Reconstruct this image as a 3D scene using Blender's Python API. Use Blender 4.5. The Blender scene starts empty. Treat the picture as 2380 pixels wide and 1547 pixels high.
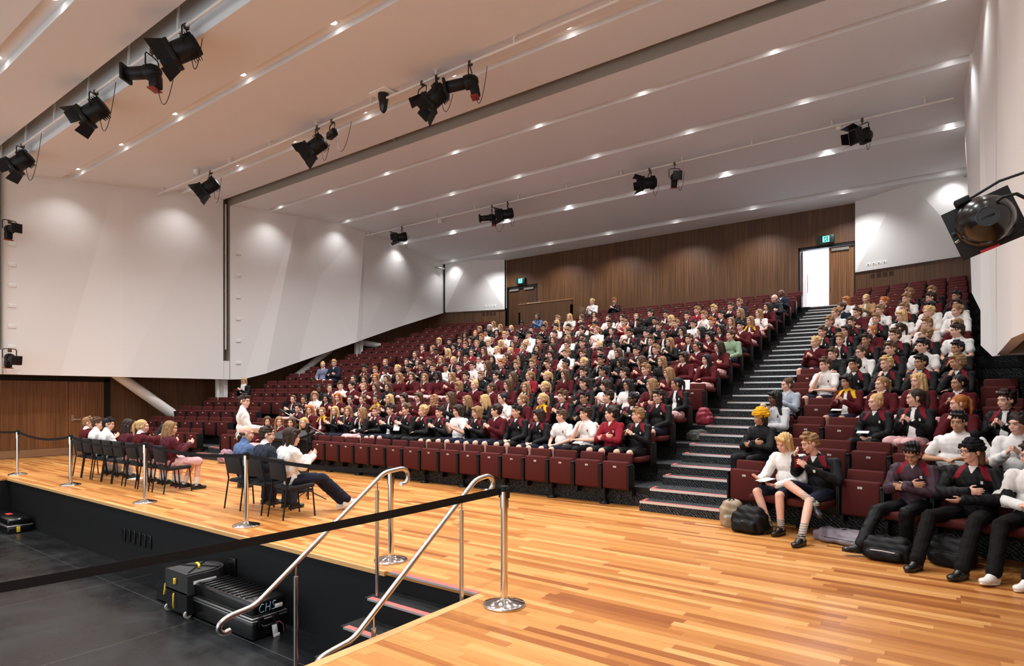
import bpy, bmesh, math, random
import numpy as np
from mathutils import Vector, Matrix, Euler
random.seed(7); np.random.seed(7)
S = bpy.context.scene
COL = S.collection
R = math.radians

# ------------------------------------------------------------------ camera, world, exposure
cam_d = bpy.data.cameras.new('camera'); cam = bpy.data.objects.new('camera', cam_d); COL.objects.link(cam)
cam.location = (0, 0, 1.75); cam.rotation_euler = (R(90), 0, R(36.05))
cam_d.sensor_width = 36; cam_d.lens = 1411.0/2380*36; cam_d.shift_y = 147.5/2380
cam_d.clip_end = 200; cam_d.clip_start = 0.05
S.camera = cam
S.view_settings.view_transform = 'Standard'; S.view_settings.look = 'None'
S.view_settings.exposure = 0.20; S.view_settings.gamma = 1.0; S.view_settings.use_curve_mapping = False
w = bpy.data.worlds.new('world'); S.world = w; w.use_nodes = True
w.node_tree.nodes['Background'].inputs[0].default_value = (.86, .94, 1.0, 1)
w.node_tree.nodes['Background'].inputs[1].default_value = 1.45
S.cycles.max_bounces = 7; S.cycles.diffuse_bounces = 5; S.cycles.glossy_bounces = 3
S.cycles.transmission_bounces = 2; S.cycles.caustics_reflective = False; S.cycles.caustics_refractive = False
S.cycles.sample_clamp_indirect = 6.0; S.cycles.use_denoising = True

HALL_X = -10.06                     # centre line of the hall
def mir(x): return 2*HALL_X - x
DL_X = [-19.9+2.83*i for i in range(8)]            # recessed downlights across the hall
DL_ROWS = [(3.45, 8.0), (6.58, 8.14), (9.65, 8.56), (12.83, 8.73), (15.83, 8.95), (19.1, 8.78), (22.2, 8.52)]
SPOT_W = 400.0
def spot(name, loc, watts, angle, col=(.985, .985, 1.0), rot=(0, 0, 0), rad=.05, blend=1.0):
    d = bpy.data.lights.new(name, 'SPOT'); d.energy = watts; d.spot_size = R(angle); d.spot_blend = blend
    d.color = col; d.shadow_soft_size = rad
    o = bpy.data.objects.new(name, d); COL.objects.link(o); o.location = loc; o.rotation_euler = rot
    return o
for (y, z) in DL_ROWS:
    for i, x in enumerate(DL_X):
        end = i in (0, 7)                           # the fixtures beside the walls are dimmed
        spot('downlight_and_fill_lamp', (x, y, z-.06), SPOT_W*(1.15 if y < 10 else 1.2)*(.17 if end else 1.0), 112 if end else 124)
for y in (-2.6, .4):                                # unseen fill lamps added behind the camera, continuing the downlight grid
    for x in DL_X[::1]:
        spot('downlight_and_fill_lamp', (x, y, 7.6), SPOT_W*1.15, 110)

# ------------------------------------------------------------------ materials
MATS = {}
def nt(name):
    m = bpy.data.materials.new(name); m.use_nodes = True
    t = m.node_tree; b = t.nodes['Principled BSDF']; return m, t, b
def mat(name, col, rough=.6, metal=0, noise=0, nscale=30, bump=0, bscale=200, spec=.5, emit=None, es=0, sheen=0):
    if name in MATS: return MATS[name]
    m, t, b = nt(name)
    b.inputs['Base Color'].default_value = (*col, 1); b.inputs['Roughness'].default_value = rough
    b.inputs['Metallic'].default_value = metal; b.inputs['Specular IOR Level'].default_value = spec
    if sheen: b.inputs['Sheen Weight'].default_value = sheen
    if emit: b.inputs['Emission Color'].default_value = (*emit, 1); b.inputs['Emission Strength'].default_value = es
    if noise or bump:
        tc = t.nodes.new('ShaderNodeTexCoord')
    if noise:
        n = t.nodes.new('ShaderNodeTexNoise'); n.inputs['Scale'].default_value = nscale; n.inputs['Detail'].default_value = 4
        t.links.new(tc.outputs['Object'], n.inputs['Vector'])
        mx = t.nodes.new('ShaderNodeMix'); mx.data_type = 'RGBA'
        mx.inputs['A'].default_value = tuple(c*(1-noise) for c in col)+(1,)
        mx.inputs['B'].default_value = tuple(min(1, c*(1+noise)) for c in col)+(1,)
        t.links.new(n.outputs['Fac'], mx.inputs['Factor']); t.links.new(mx.outputs['Result'], b.inputs['Base Color'])
    if bump:
        n2 = t.nodes.new('ShaderNodeTexNoise'); n2.inputs['Scale'].default_value = bscale; n2.inputs['Detail'].default_value = 3
        t.links.new(tc.outputs['Object'], n2.inputs['Vector'])
        bp = t.nodes.new('ShaderNodeBump'); bp.inputs['Strength'].default_value = bump; bp.inputs['Distance'].default_value = .01
        t.links.new(n2.outputs['Fac'], bp.inputs['Height']); t.links.new(bp.outputs['Normal'], b.inputs['Normal'])
    MATS[name] = m; return m

def ramp(t, stops):
    r = t.nodes.new('ShaderNodeValToRGB'); e = r.color_ramp.elements
    while len(e) < len(stops): e.new(.5)
    for i, (p, c) in enumerate(stops): e[i].position = p; e[i].color = (*c, 1)
    return r
def mth(t, op, a, b=None):
    n = t.nodes.new('ShaderNodeMath'); n.operation = op
    for i, v in enumerate((a, b)):
        if v is None: continue
        if isinstance(v, (int, float)): n.inputs[i].default_value = v
        else: t.links.new(v, n.inputs[i])
    return n.outputs[0]
def wood_floor():
    m, t, b = nt('blackbutt_floor_boards')
    tc = t.nodes.new('ShaderNodeTexCoord'); sp = t.nodes.new('ShaderNodeSeparateXYZ'); t.links.new(tc.outputs['Object'], sp.inputs[0])
    x, y = sp.outputs[0], sp.outputs[1]
    ry = mth(t, 'DIVIDE', y, .083); row = mth(t, 'FLOOR', ry)
    wn = t.nodes.new('ShaderNodeTexWhiteNoise'); wn.noise_dimensions = '1D'; t.links.new(row, wn.inputs['W'])
    off = mth(t, 'MULTIPLY', wn.outputs['Value'], 7.0)
    cx = mth(t, 'DIVIDE', mth(t, 'ADD', x, off), 1.15); colm = mth(t, 'FLOOR', cx)
    cb = t.nodes.new('ShaderNodeCombineXYZ'); t.links.new(row, cb.inputs[0]); t.links.new(colm, cb.inputs[1])
    w2 = t.nodes.new('ShaderNodeTexWhiteNoise'); w2.noise_dimensions = '2D'; t.links.new(cb.outputs[0], w2.inputs['Vector'])
    rp = ramp(t, [(0, (.32, .100, .022)), (.12, (.45, .170, .040)), (.45, (.56, .245, .066)), (.8, (.65, .315, .095)), (1, (.75, .41, .15))])
    t.links.new(w2.outputs['Value'], rp.inputs[0])
    mp = t.nodes.new('ShaderNodeMapping'); mp.inputs['Scale'].default_value = (1.3, 55, 1); t.links.new(tc.outputs['Object'], mp.inputs[0])
    n = t.nodes.new('ShaderNodeTexNoise'); n.inputs['Scale'].default_value = 1.6; n.inputs['Detail'].default_value = 6; t.links.new(mp.outputs[0], n.inputs['Vector'])
    g = ramp(t, [(.3, (.78, .70, .62)), (.62, (1.08, 1.05, 1.0))]); t.links.new(n.outputs['Fac'], g.inputs[0])
    mx = t.nodes.new('ShaderNodeMix'); mx.data_type = 'RGBA'; mx.blend_type = 'MULTIPLY'; mx.inputs['Factor'].default_value = 1
    t.links.new(rp.outputs[0], mx.inputs['A']); t.links.new(g.outputs[0], mx.inputs['B'])
    fy = mth(t, 'FRACT', ry); seam = mth(t, 'LESS_THAN', fy, .022)
    fx = mth(t, 'FRACT', cx); seam2 = mth(t, 'LESS_THAN', fx, .0025)
    sm = mth(t, 'MULTIPLY', mth(t, 'MAXIMUM', seam, seam2), .45)
    m2 = t.nodes.new('ShaderNodeMix'); m2.data_type = 'RGBA'; t.links.new(sm, m2.inputs['Factor'])
    t.links.new(mx.outputs['Result'], m2.inputs['A']); m2.inputs['B'].default_value = (.16, .06, .02, 1)
    t.links.new(m2.outputs['Result'], b.inputs['Base Color'])
    b.inputs['Roughness'].default_value = .33; b.inputs['Specular IOR Level'].default_value = .45
    return m
def walnut(name, horiz='x', k=1.0, rough=.42):
    m, t, b = nt(name)
    tc = t.nodes.new('ShaderNodeTexCoord'); mp = t.nodes.new('ShaderNodeMapping')
    mp.inputs['Scale'].default_value = (26, 26, .55); t.links.new(tc.outputs['Object'], mp.inputs[0])
    n = t.nodes.new('ShaderNodeTexNoise'); n.inputs['Scale'].default_value = 1.0; n.inputs['Detail'].default_value = 7; n.inputs['Roughness'].default_value = .6
    t.links.new(mp.outputs[0], n.inputs['Vector'])
    rp = ramp(t, [(.25, (.040*k, .015*k, .005*k)), (.5, (.105*k, .044*k, .015*k)), (.75, (.19*k, .088*k, .032*k))]); t.links.new(n.outputs['Fac'], rp.inputs[0])
    sp = t.nodes.new('ShaderNodeSeparateXYZ'); t.links.new(tc.outputs['Object'], sp.inputs[0])
    pan = mth(t, 'FLOOR', mth(t, 'DIVIDE', mth(t, 'ADD', sp.outputs[0], mth(t, 'MULTIPLY', sp.outputs[1], 1.0)), .31))
    w1 = t.nodes.new('ShaderNodeTexWhiteNoise'); w1.noise_dimensions = '1D'; t.links.new(pan, w1.inputs['W'])
    f = mth(t, 'ADD', mth(t, 'MULTIPLY', w1.outputs['Value'], .22), .89)
    vm = t.nodes.new('ShaderNodeVectorMath'); vm.operation = 'SCALE'; t.links.new(rp.outputs[0], vm.inputs[0]); t.links.new(f, vm.inputs['Scale'])
    t.links.new(vm.outputs[0], b.inputs['Base Color']); b.inputs['Roughness'].default_value = rough
    return m
def carpet():
    m, t, b = nt('charcoal_herringbone_carpet')
    tc = t.nodes.new('ShaderNodeTexCoord')
    n = t.nodes.new('ShaderNodeTexNoise'); n.inputs['Scale'].default_value = 55; n.inputs['Detail'].default_value = 5; t.links.new(tc.outputs['Object'], n.inputs['Vector'])
    wv = t.nodes.new('ShaderNodeTexWave'); wv.inputs['Scale'].default_value = 14; wv.inputs['Distortion'].default_value = 6; wv.bands_direction = 'DIAGONAL'
    t.links.new(tc.outputs['Object'], wv.inputs['Vector'])
    f = mth(t, 'ADD', mth(t, 'MULTIPLY', n.outputs['Fac'], .7), mth(t, 'MULTIPLY', wv.outputs['Fac'], .3))
    rp = ramp(t, [(.3, (.006, .006, .007)), (.52, (.032, .034, .036)), (.75, (.13, .14, .14))]); t.links.new(f, rp.inputs[0])
    t.links.new(rp.outputs[0], b.inputs['Base Color']); b.inputs['Roughness'].default_value = .95; b.inputs['Specular IOR Level'].default_value = .1
    return m
def gingham():
    m, t, b = nt('pink_gingham')
    tc = t.nodes.new('ShaderNodeTexCoord'); sp = t.nodes.new('ShaderNodeSeparateXYZ'); t.links.new(tc.outputs['Object'], sp.inputs[0])
    fs = []
    for a, o in ((0, 0), (1, 0)):
        fs.append(mth(t, 'LESS_THAN', mth(t, 'FRACT', mth(t, 'MULTIPLY', mth(t, 'ADD', sp.outputs[a], mth(t, 'MULTIPLY', sp.outputs[2], .35)), 75)), .5))
    f = mth(t, 'MULTIPLY', mth(t, 'ADD', fs[0], fs[1]), .5)
    rp = ramp(t, [(0, (.80, .66, .64)), (.5, (.66, .36, .35)), (1, (.42, .10, .12))]); t.links.new(f, rp.inputs[0])
    t.links.new(rp.outputs[0], b.inputs['Base Color']); b.inputs['Roughness'].default_value = .8
    return m
def pit_floor_mat():
    m, t, b = nt('polished_black_lino')
    tc = t.nodes.new('ShaderNodeTexCoord')
    n = t.nodes.new('ShaderNodeTexNoise'); n.inputs['Scale'].default_value = 1.4; n.inputs['Detail'].default_value = 8; n.inputs['Roughness'].default_value = .62
    t.links.new(tc.outputs['Object'], n.inputs['Vector'])
    rp = ramp(t, [(.35, (.004, .0045, .005)), (.7, (.013, .014, .015))]); t.links.new(n.outputs['Fac'], rp.inputs[0])
    rr = ramp(t, [(.35, (.22,)*3), (.7, (.40,)*3)]); t.links.new(n.outputs['Fac'], rr.inputs[0])
    sp = t.nodes.new('ShaderNodeSeparateXYZ'); t.links.new(tc.outputs['Object'], sp.inputs[0])
    s1 = mth(t, 'LESS_THAN', mth(t, 'FRACT', mth(t, 'DIVIDE', sp.outputs[1], 1.83)), .004)
    s2 = mth(t, 'LESS_THAN', mth(t, 'FRACT', mth(t, 'DIVIDE', sp.outputs[0], 2.44)), .003)
    mx = t.nodes.new('ShaderNodeMix'); mx.data_type = 'RGBA'; t.links.new(mth(t, 'MULTIPLY', mth(t, 'MAXIMUM', s1, s2), .7), mx.inputs['Factor'])
    t.links.new(rp.outputs[0], mx.inputs['A']); mx.inputs['B'].default_value = (.10, .10, .09, 1)
    t.links.new(mx.outputs['Result'], b.inputs['Base Color']); t.links.new(rr.outputs[0], b.inputs['Roughness'])
    return m
M_FLOOR = wood_floor(); M_WAL = walnut('walnut_veneer_panel', k=1.0); M_WALD = walnut('dark_walnut_door', k=1.45, rough=.35)
M_CARPET = carpet(); M_GING = gingham(); M_PIT = pit_floor_mat()
M_WHITE = mat('white_plaster_paint', (.80, .79, .77), .75, bump=.05, bscale=60)
M_CEIL = mat('ceiling_paint', (.80, .815, .83), .85)
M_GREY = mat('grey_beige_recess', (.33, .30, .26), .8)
M_BLK = mat('black_paint', (.0032, .0032, .0035), .6, spec=.3, noise=.3, nscale=6)
M_BLKM = mat('black_metal', (.0035, .0035, .004), .5, spec=.3)
M_BLKG = mat('black_gloss', (.004, .004, .0045), .22)
M_STEEL = mat('brushed_stainless_steel', (.62, .58, .53), .26, 1.0)
M_CHROME = mat('polished_chrome', (.72, .70, .68), .10, 1.0)
M_RED = mat('pink_red_nosing', (.72, .13, .11), .6)
M_ALU = mat('aluminium_nosing', (.62, .62, .60), .35, .9)
M_SEAT = mat('maroon_seat_fabric', (.074, .0125, .0105), .85, noise=.12, nscale=120, bump=.1, bscale=400, spec=.2)
M_PLATE = mat('seat_number_plate', (.62, .60, .55), .4)
M_INK = mat('black_ink', (.01, .01, .01), .6)
M_WHT = mat('white_plastic', (.82, .82, .80), .45)
M_PIPE = mat('white_powder_coat', (.74, .72, .68), .45)
M_YEL = mat('yellow_plastic', (.80, .52, .03), .5)
M_LENS = mat('lit_lens', (1, 1, 1), .5, emit=(1, .96, .9), es=9)
M_TAPE = mat('black_webbing', (.010, .0075, .007), .8, bump=.3, bscale=300, spec=.2)
M_PAPER = mat('white_paper', (.82, .82, .80), .7)

# ------------------------------------------------------------------ object helpers
def tag(o, label=None, cat=None, group=None, kind=None):
    if label: o['label'] = label
    if cat: o['category'] = cat
    if group: o['group'] = group
    if kind: o['kind'] = kind
    return o
def link(name, me, mats, parent=None, mw=None):
    o = bpy.data.objects.new(name, me); COL.objects.link(o)
    if mats is not None:
        ms = mats if isinstance(mats, (list, tuple)) else [mats]
        if not me.materials:
            for m in ms: me.materials.append(m)
        for i, m in enumerate(ms):
            if i < len(o.material_slots) and me.materials[i] != m:
                o.material_slots[i].link = 'OBJECT'; o.material_slots[i].material = m
    if parent: o.parent = parent
    if mw is not None: o.matrix_local = mw
    return o
def empty(name, loc=(0, 0, 0), rz=0):
    o = bpy.data.objects.new(name, None); COL.objects.link(o); o.location = loc; o.rotation_euler = (0, 0, rz); o.empty_display_size = .1
    return o
class G:                                            # collects shapes into one mesh
    def __init__(s): s.v = []; s.f = []; s.m = []; s.sm = []
    def add(s, v, f, m=0, smooth=False):
        b = len(s.v); s.v += [tuple(p) for p in v]; s.f += [tuple(i+b for i in q) for q in f]
        s.m += [m]*len(f); s.sm += [smooth]*len(f); return s
    def box(s, x0, x1, y0, y1, z0, z1, m=0, M=None):
        v = [Vector((x, y, z)) for x in (x0, x1) for y in (y0, y1) for z in (z0, z1)]
        if M is not None: v = [M @ p for p in v]
        return s.add(v, [(0, 1, 3, 2), (4, 6, 7, 5), (0, 4, 5, 1), (2, 3, 7, 6), (0, 2, 6, 4), (1, 5, 7, 3)], m)
    def rbox(s, x0, x1, y0, y1, z0, z1, r=.01, m=0, M=None, seg=2):
        bm = bmesh.new(); bmesh.ops.create_cube(bm, size=1)
        for v in bm.verts: v.co = Vector(((x0+x1)/2+v.co.x*(x1-x0), (y0+y1)/2+v.co.y*(y1-y0), (z0+z1)/2+v.co.z*(z1-z0)))
        bmesh.ops.bevel(bm, geom=bm.edges[:], offset=r, segments=seg, profile=.5, affect='EDGES')
        vs = [M @ v.co if M is not None else v.co.copy() for v in bm.verts]
        fs = [[v.index for v in f.verts] for f in bm.faces]; bm.free()
        return s.add(vs, fs, m, True)
    def tube(s, pts, r, n=10, m=0, cap=True):
        pts = [Vector(p) for p in pts]; rs = r if isinstance(r, (list, tuple)) else [r]*len(pts)
        V = []; up = None
        for i, p in enumerate(pts):
            d = (pts[min(i+1, len(pts)-1)]-pts[max(i-1, 0)]).normalized()
            if up is None:
                up = Vector((0, 0, 1)) if abs(d.z) < .9 else Vector((1, 0, 0))
            a = (up - d*up.dot(d)).normalized(); up = a; b = d.cross(a)
            for k in range(n):
                t = 2*math.pi*k/n; V.append(p+(a*math.cos(t)+b*math.sin(t))*rs[i])
        Fc = [(i*n+k, i*n+(k+1) % n, (i+1)*n+(k+1) % n, (i+1)*n+k) for i in range(len(pts)-1) for k in range(n)]
        s.add(V, Fc, m, True)
        if cap:
            s.add([V[k] for k in range(n)][::-1], [tuple(range(n))], m); s.add(V[-n:], [tuple(range(n))], m)
        return s
    def lathe(s, prof, c=(0, 0, 0), n=24, m=0, M=None):
        V = []; c = Vector(c)
        for (r_, z_) in prof:
            for k in range(n):
                t = 2*math.pi*k/n; p = Vector((r_*math.cos(t), r_*math.sin(t), z_)); V.append((M @ p if M is not None else p)+c)
        Fc = [(i*n+k, i*n+(k+1) % n, (i+1)*n+(k+1) % n, (i+1)*n+k) for i in range(len(prof)-1) for k in range(n)]
        s.add(V, Fc, m, True); s.add(V[-n:], [tuple(range(n))], m); s.add(V[:n][::-1], [tuple(range(n))], m); return s
    def prism(s, pts, z0, z1, m=0, M=None):          # polygon in xy extruded in z
        n = len(pts); V = [Vector((x, y, z0)) for x, y in pts]+[Vector((x, y, z1)) for x, y in pts]
        if M is not None: V = [M @ p for p in V]
        Fc = [tuple(range(n))[::-1], tuple(range(n, 2*n))]+[(i, (i+1) % n, n+(i+1) % n, n+i) for i in range(n)]
        return s.add(V, Fc, m)
    def mesh(s, name, fix=True):
        me = bpy.data.meshes.new(name); me.from_pydata(s.v, [], s.f)
        me.polygons.foreach_set('material_index', s.m); me.polygons.foreach_set('use_smooth', s.sm)
        me.update()
        if fix:
            bm = bmesh.new(); bm.from_mesh(me); bmesh.ops.recalc_face_normals(bm, faces=bm.faces); bm.to_mesh(me); bm.free()
        return me
    def obj(s, name, mats, parent=None, mw=None, fix=True):
        me = s.mesh(name, fix)
        for m in (mats if isinstance(mats, (list, tuple)) else [mats]): me.materials.append(m)
        return link(name, me, None, parent, mw)
def struct(g, name, mats, parent=None):
    o = g.obj(name, mats, parent)
    if not parent: o['kind'] = 'structure'
    return o
def copy_tree(o, parent=None):
    c = o.copy(); COL.objects.link(c)
    if parent: c.parent = parent
    for ch in o.children: copy_tree(ch, c)
    return c
ORD = ['first', 'second', 'third', 'fourth', 'fifth', 'sixth', 'seventh', 'eighth', 'ninth', 'tenth', 'eleventh', 'twelfth', 'thirteenth',
       'fourteenth', 'fifteenth', 'sixteenth', 'seventeenth', 'eighteenth', 'nineteenth', 'twentieth', 'twenty-first', 'twenty-second', 'twenty-third', 'twenty-fourth']

# ------------------------------------------------------------------ the setting
XL, XR = -21.55, mir(-21.55)
g = G()                                             # stage floor with the pit cut out of it
for (x0, x1, y0, y1) in ((XL, XR, 4.18, 9.2), (-3.33, XR, -5, 4.18), (XL, -16.41, -5, 4.18)):
    g.box(x0, x1, y0, y1, -.04, 0)
struct(g, 'floor_1', M_FLOOR)
g = G(); g.box(-3.41, -3.325, -5, 4.175, -.05, .002); g.box(-16.41, -4.6, 4.15, 4.185, -.045, .001)
struct(g, 'trim_1', mat('light_timber_edge', (.70, .38, .15), .35, noise=.15, nscale=12))
g = G(); g.box(-17, -3, -5, 4.4, -1.0, -.92); struct(g, 'floor_2', M_PIT)
g = G(); g.box(-16.41, -4.6, 4.2, 4.3, -.95, -.04); g.box(-3.42, -3.36, -5, 4.2, -.95, -.05); g.box(-16.5, -16.42, -5, 4.3, -.95, -.04); g.box(-4.6, -3.36, 4.2, 4.3, -.95, -.012)
struct(g, 'wall_pit', M_BLK)
st = empty('stairs_1', (-4, 3.2, -.92)); st['kind'] = 'structure'; inv = Matrix.Translation((4, -3.2, .92))
g = G()
for i in range(4):
    y1 = 4.2; z = -.187*(i+1); g.box(-4.6, -3.42, 3.896-.285*i, 4.2, -.92, z) if i == 0 else g.box(-4.6, -3.42, 3.896-.285*i, 3.9-.285*(i-1), -.92, z)
g.obj('tread', M_BLK, st, inv)
for i in range(5):
    y = 4.18-.285*i; z = -.187*i
    g = G(); g.box(-4.54, -3.42, y-.004, y+.055, z, z+.004, 0); g.box(-4.54, -3.42, y-.012, y-.002, z-.014, z+.004, 1)
    g.obj('nosing', [M_RED, M_ALU], st, inv)

# tiers of the raked seating
RISE = .297; PITCH = .886; NY = 9.026
def tier_y(k): return NY+PITCH*(k-1)
g = G()
for k in range(1, 17):
    y1 = tier_y(k+1) if k < 16 else 23.6
    g.box(-16.22, -3.9, tier_y(k), y1+.01, (RISE*(k-1) if k > 1 else 0)-.02, RISE*k)
struct(g, 'floor_3', M_CARPET)
g = G()
for k in range(1, 17): g.box(-16.24, -3.88, tier_y(k)-.012, tier_y(k)+.03, RISE*k-.075, RISE*k+.004)
struct(g, 'trim_2', M_BLKM)
def sideline(s, k, X):                              # label line of the angled side blocks
    a = R(14)
    b = (-17.7, 8.66) if s == 'L' else (-2.395, 8.87)
    d = (math.cos(a), math.sin(a) if s == 'L' else -math.sin(a)); n = (-d[1], d[0])
    bx, by = b[0]+n[0]*PITCH*k, b[1]+n[1]*PITCH*k
    t = (X-bx)/d[0]; return (X, by+d[1]*t)
for s, xa, xb, nm, tn in (('L', -21.5, -17.44, 'floor_4', 'trim_3'), ('R', -2.68, 1.38, 'floor_5', 'trim_4')):
    g = G(); gt = G()
    for k in range(1, 17):
        o = .246-PITCH
        def ln(X, kk): return sideline(s, kk+o/PITCH, X)[1]
        p = [(xa, ln(xa, k)), (xb, ln(xb, k)), (xb, ln(xb, k+1) if k < 16 else 24), (xa, ln(xa, k+1) if k < 16 else 24)]
        g.prism(p, max(0, RISE*(k-1))-.02, RISE*k)
        q = [(xa, ln(xa, k)-.012), (xb, ln(xb, k)-.012), (xb, ln(xb, k)+.03), (xa, ln(xa, k)+.03)]
        gt.prism(q, RISE*k-.075, RISE*k+.004)
    struct(g, nm, M_CARPET); struct(gt, tn, M_BLKM)
for nm, x0, x1 in (('stairs_2', -3.9, -2.66), ('stairs_3', -17.46, -16.22)):
    st = empty(nm, ((x0+x1)/2, 9, 0)); st['kind'] = 'structure'; inv = Matrix.Translation((-(x0+x1)/2, -9, 0))
    g = G(); gn = []
    for i in range(1, 33):
        k = i//2; y = (tier_y(k) if i % 2 == 0 else (tier_y(k+1)-PITCH+.573 if i > 1 else 8.68)); z = .1485*i
        yn = (tier_y((i+1)//2) if (i+1) % 2 == 0 else tier_y(i//2+1)-PITCH+.573)
        if i == 32: yn = 23.6
        ex = .0 if i % 2 else .0
        g.box(x0-ex, x1+ex, y, yn+.02, z-.17, z)
        gn.append((y, z))
    g.obj('step', M_CARPET, st, inv)
    for (y, z) in gn:
        h = G(); h.box(x0+.005, x1-.005, y-.008, y+.012, z-.03, z+.003, 1); h.box(x0+.005, x1-.005, y+.012, y+.055, z, z+.004, 0)
        h.box(x0+.005, x0+.05, y+.02, y+.26, z, z+.004, 0)
        h.obj('nosing', [M_RED, M_ALU], st, inv)

# ceiling: sloped boards with a shallow lighting recess between each
CP = [(-5, 7.4), (3.3, 7.86), (3.3, 8.0), (3.6, 8.0), (3.6, 7.86), (4.75, 8.04), (4.75, 8.6), (5.12, 8.6), (5.12, 7.76), (6.44, 7.99), (6.44, 8.14), (6.73, 8.14), (6.73, 8.03),
      (9.495, 8.41), (9.495, 8.56), (9.8, 8.56), (9.8, 8.44), (11.2, 8.61), (11.2, 9.1), (11.46, 9.1), (11.46, 8.468), (12.69, 8.589), (12.69, 8.73), (12.96, 8.73), (12.96, 8.623),
      (15.65, 8.797), (15.65, 8.95), (16.0, 8.95), (16.0, 8.81), (18.97, 8.674), (18.97, 8.78), (19.22, 8.78), (19.22, 8.602), (22.0, 8.405), (22.0, 8.52), (22.4, 8.52), (22.4, 8.364), (23.6, 8.3)]
g = G(); n = len(CP)
for i in range(n-1):
    a, b = CP[i], CP[i+1]
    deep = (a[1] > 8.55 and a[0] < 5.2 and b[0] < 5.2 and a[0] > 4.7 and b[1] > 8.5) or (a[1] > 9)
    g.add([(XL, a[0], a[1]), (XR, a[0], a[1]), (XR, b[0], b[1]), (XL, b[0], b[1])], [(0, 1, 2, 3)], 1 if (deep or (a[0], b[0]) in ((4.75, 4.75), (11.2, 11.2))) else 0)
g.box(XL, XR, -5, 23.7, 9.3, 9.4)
struct(g, 'ceiling', [M_CEIL, M_GREY])

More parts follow.
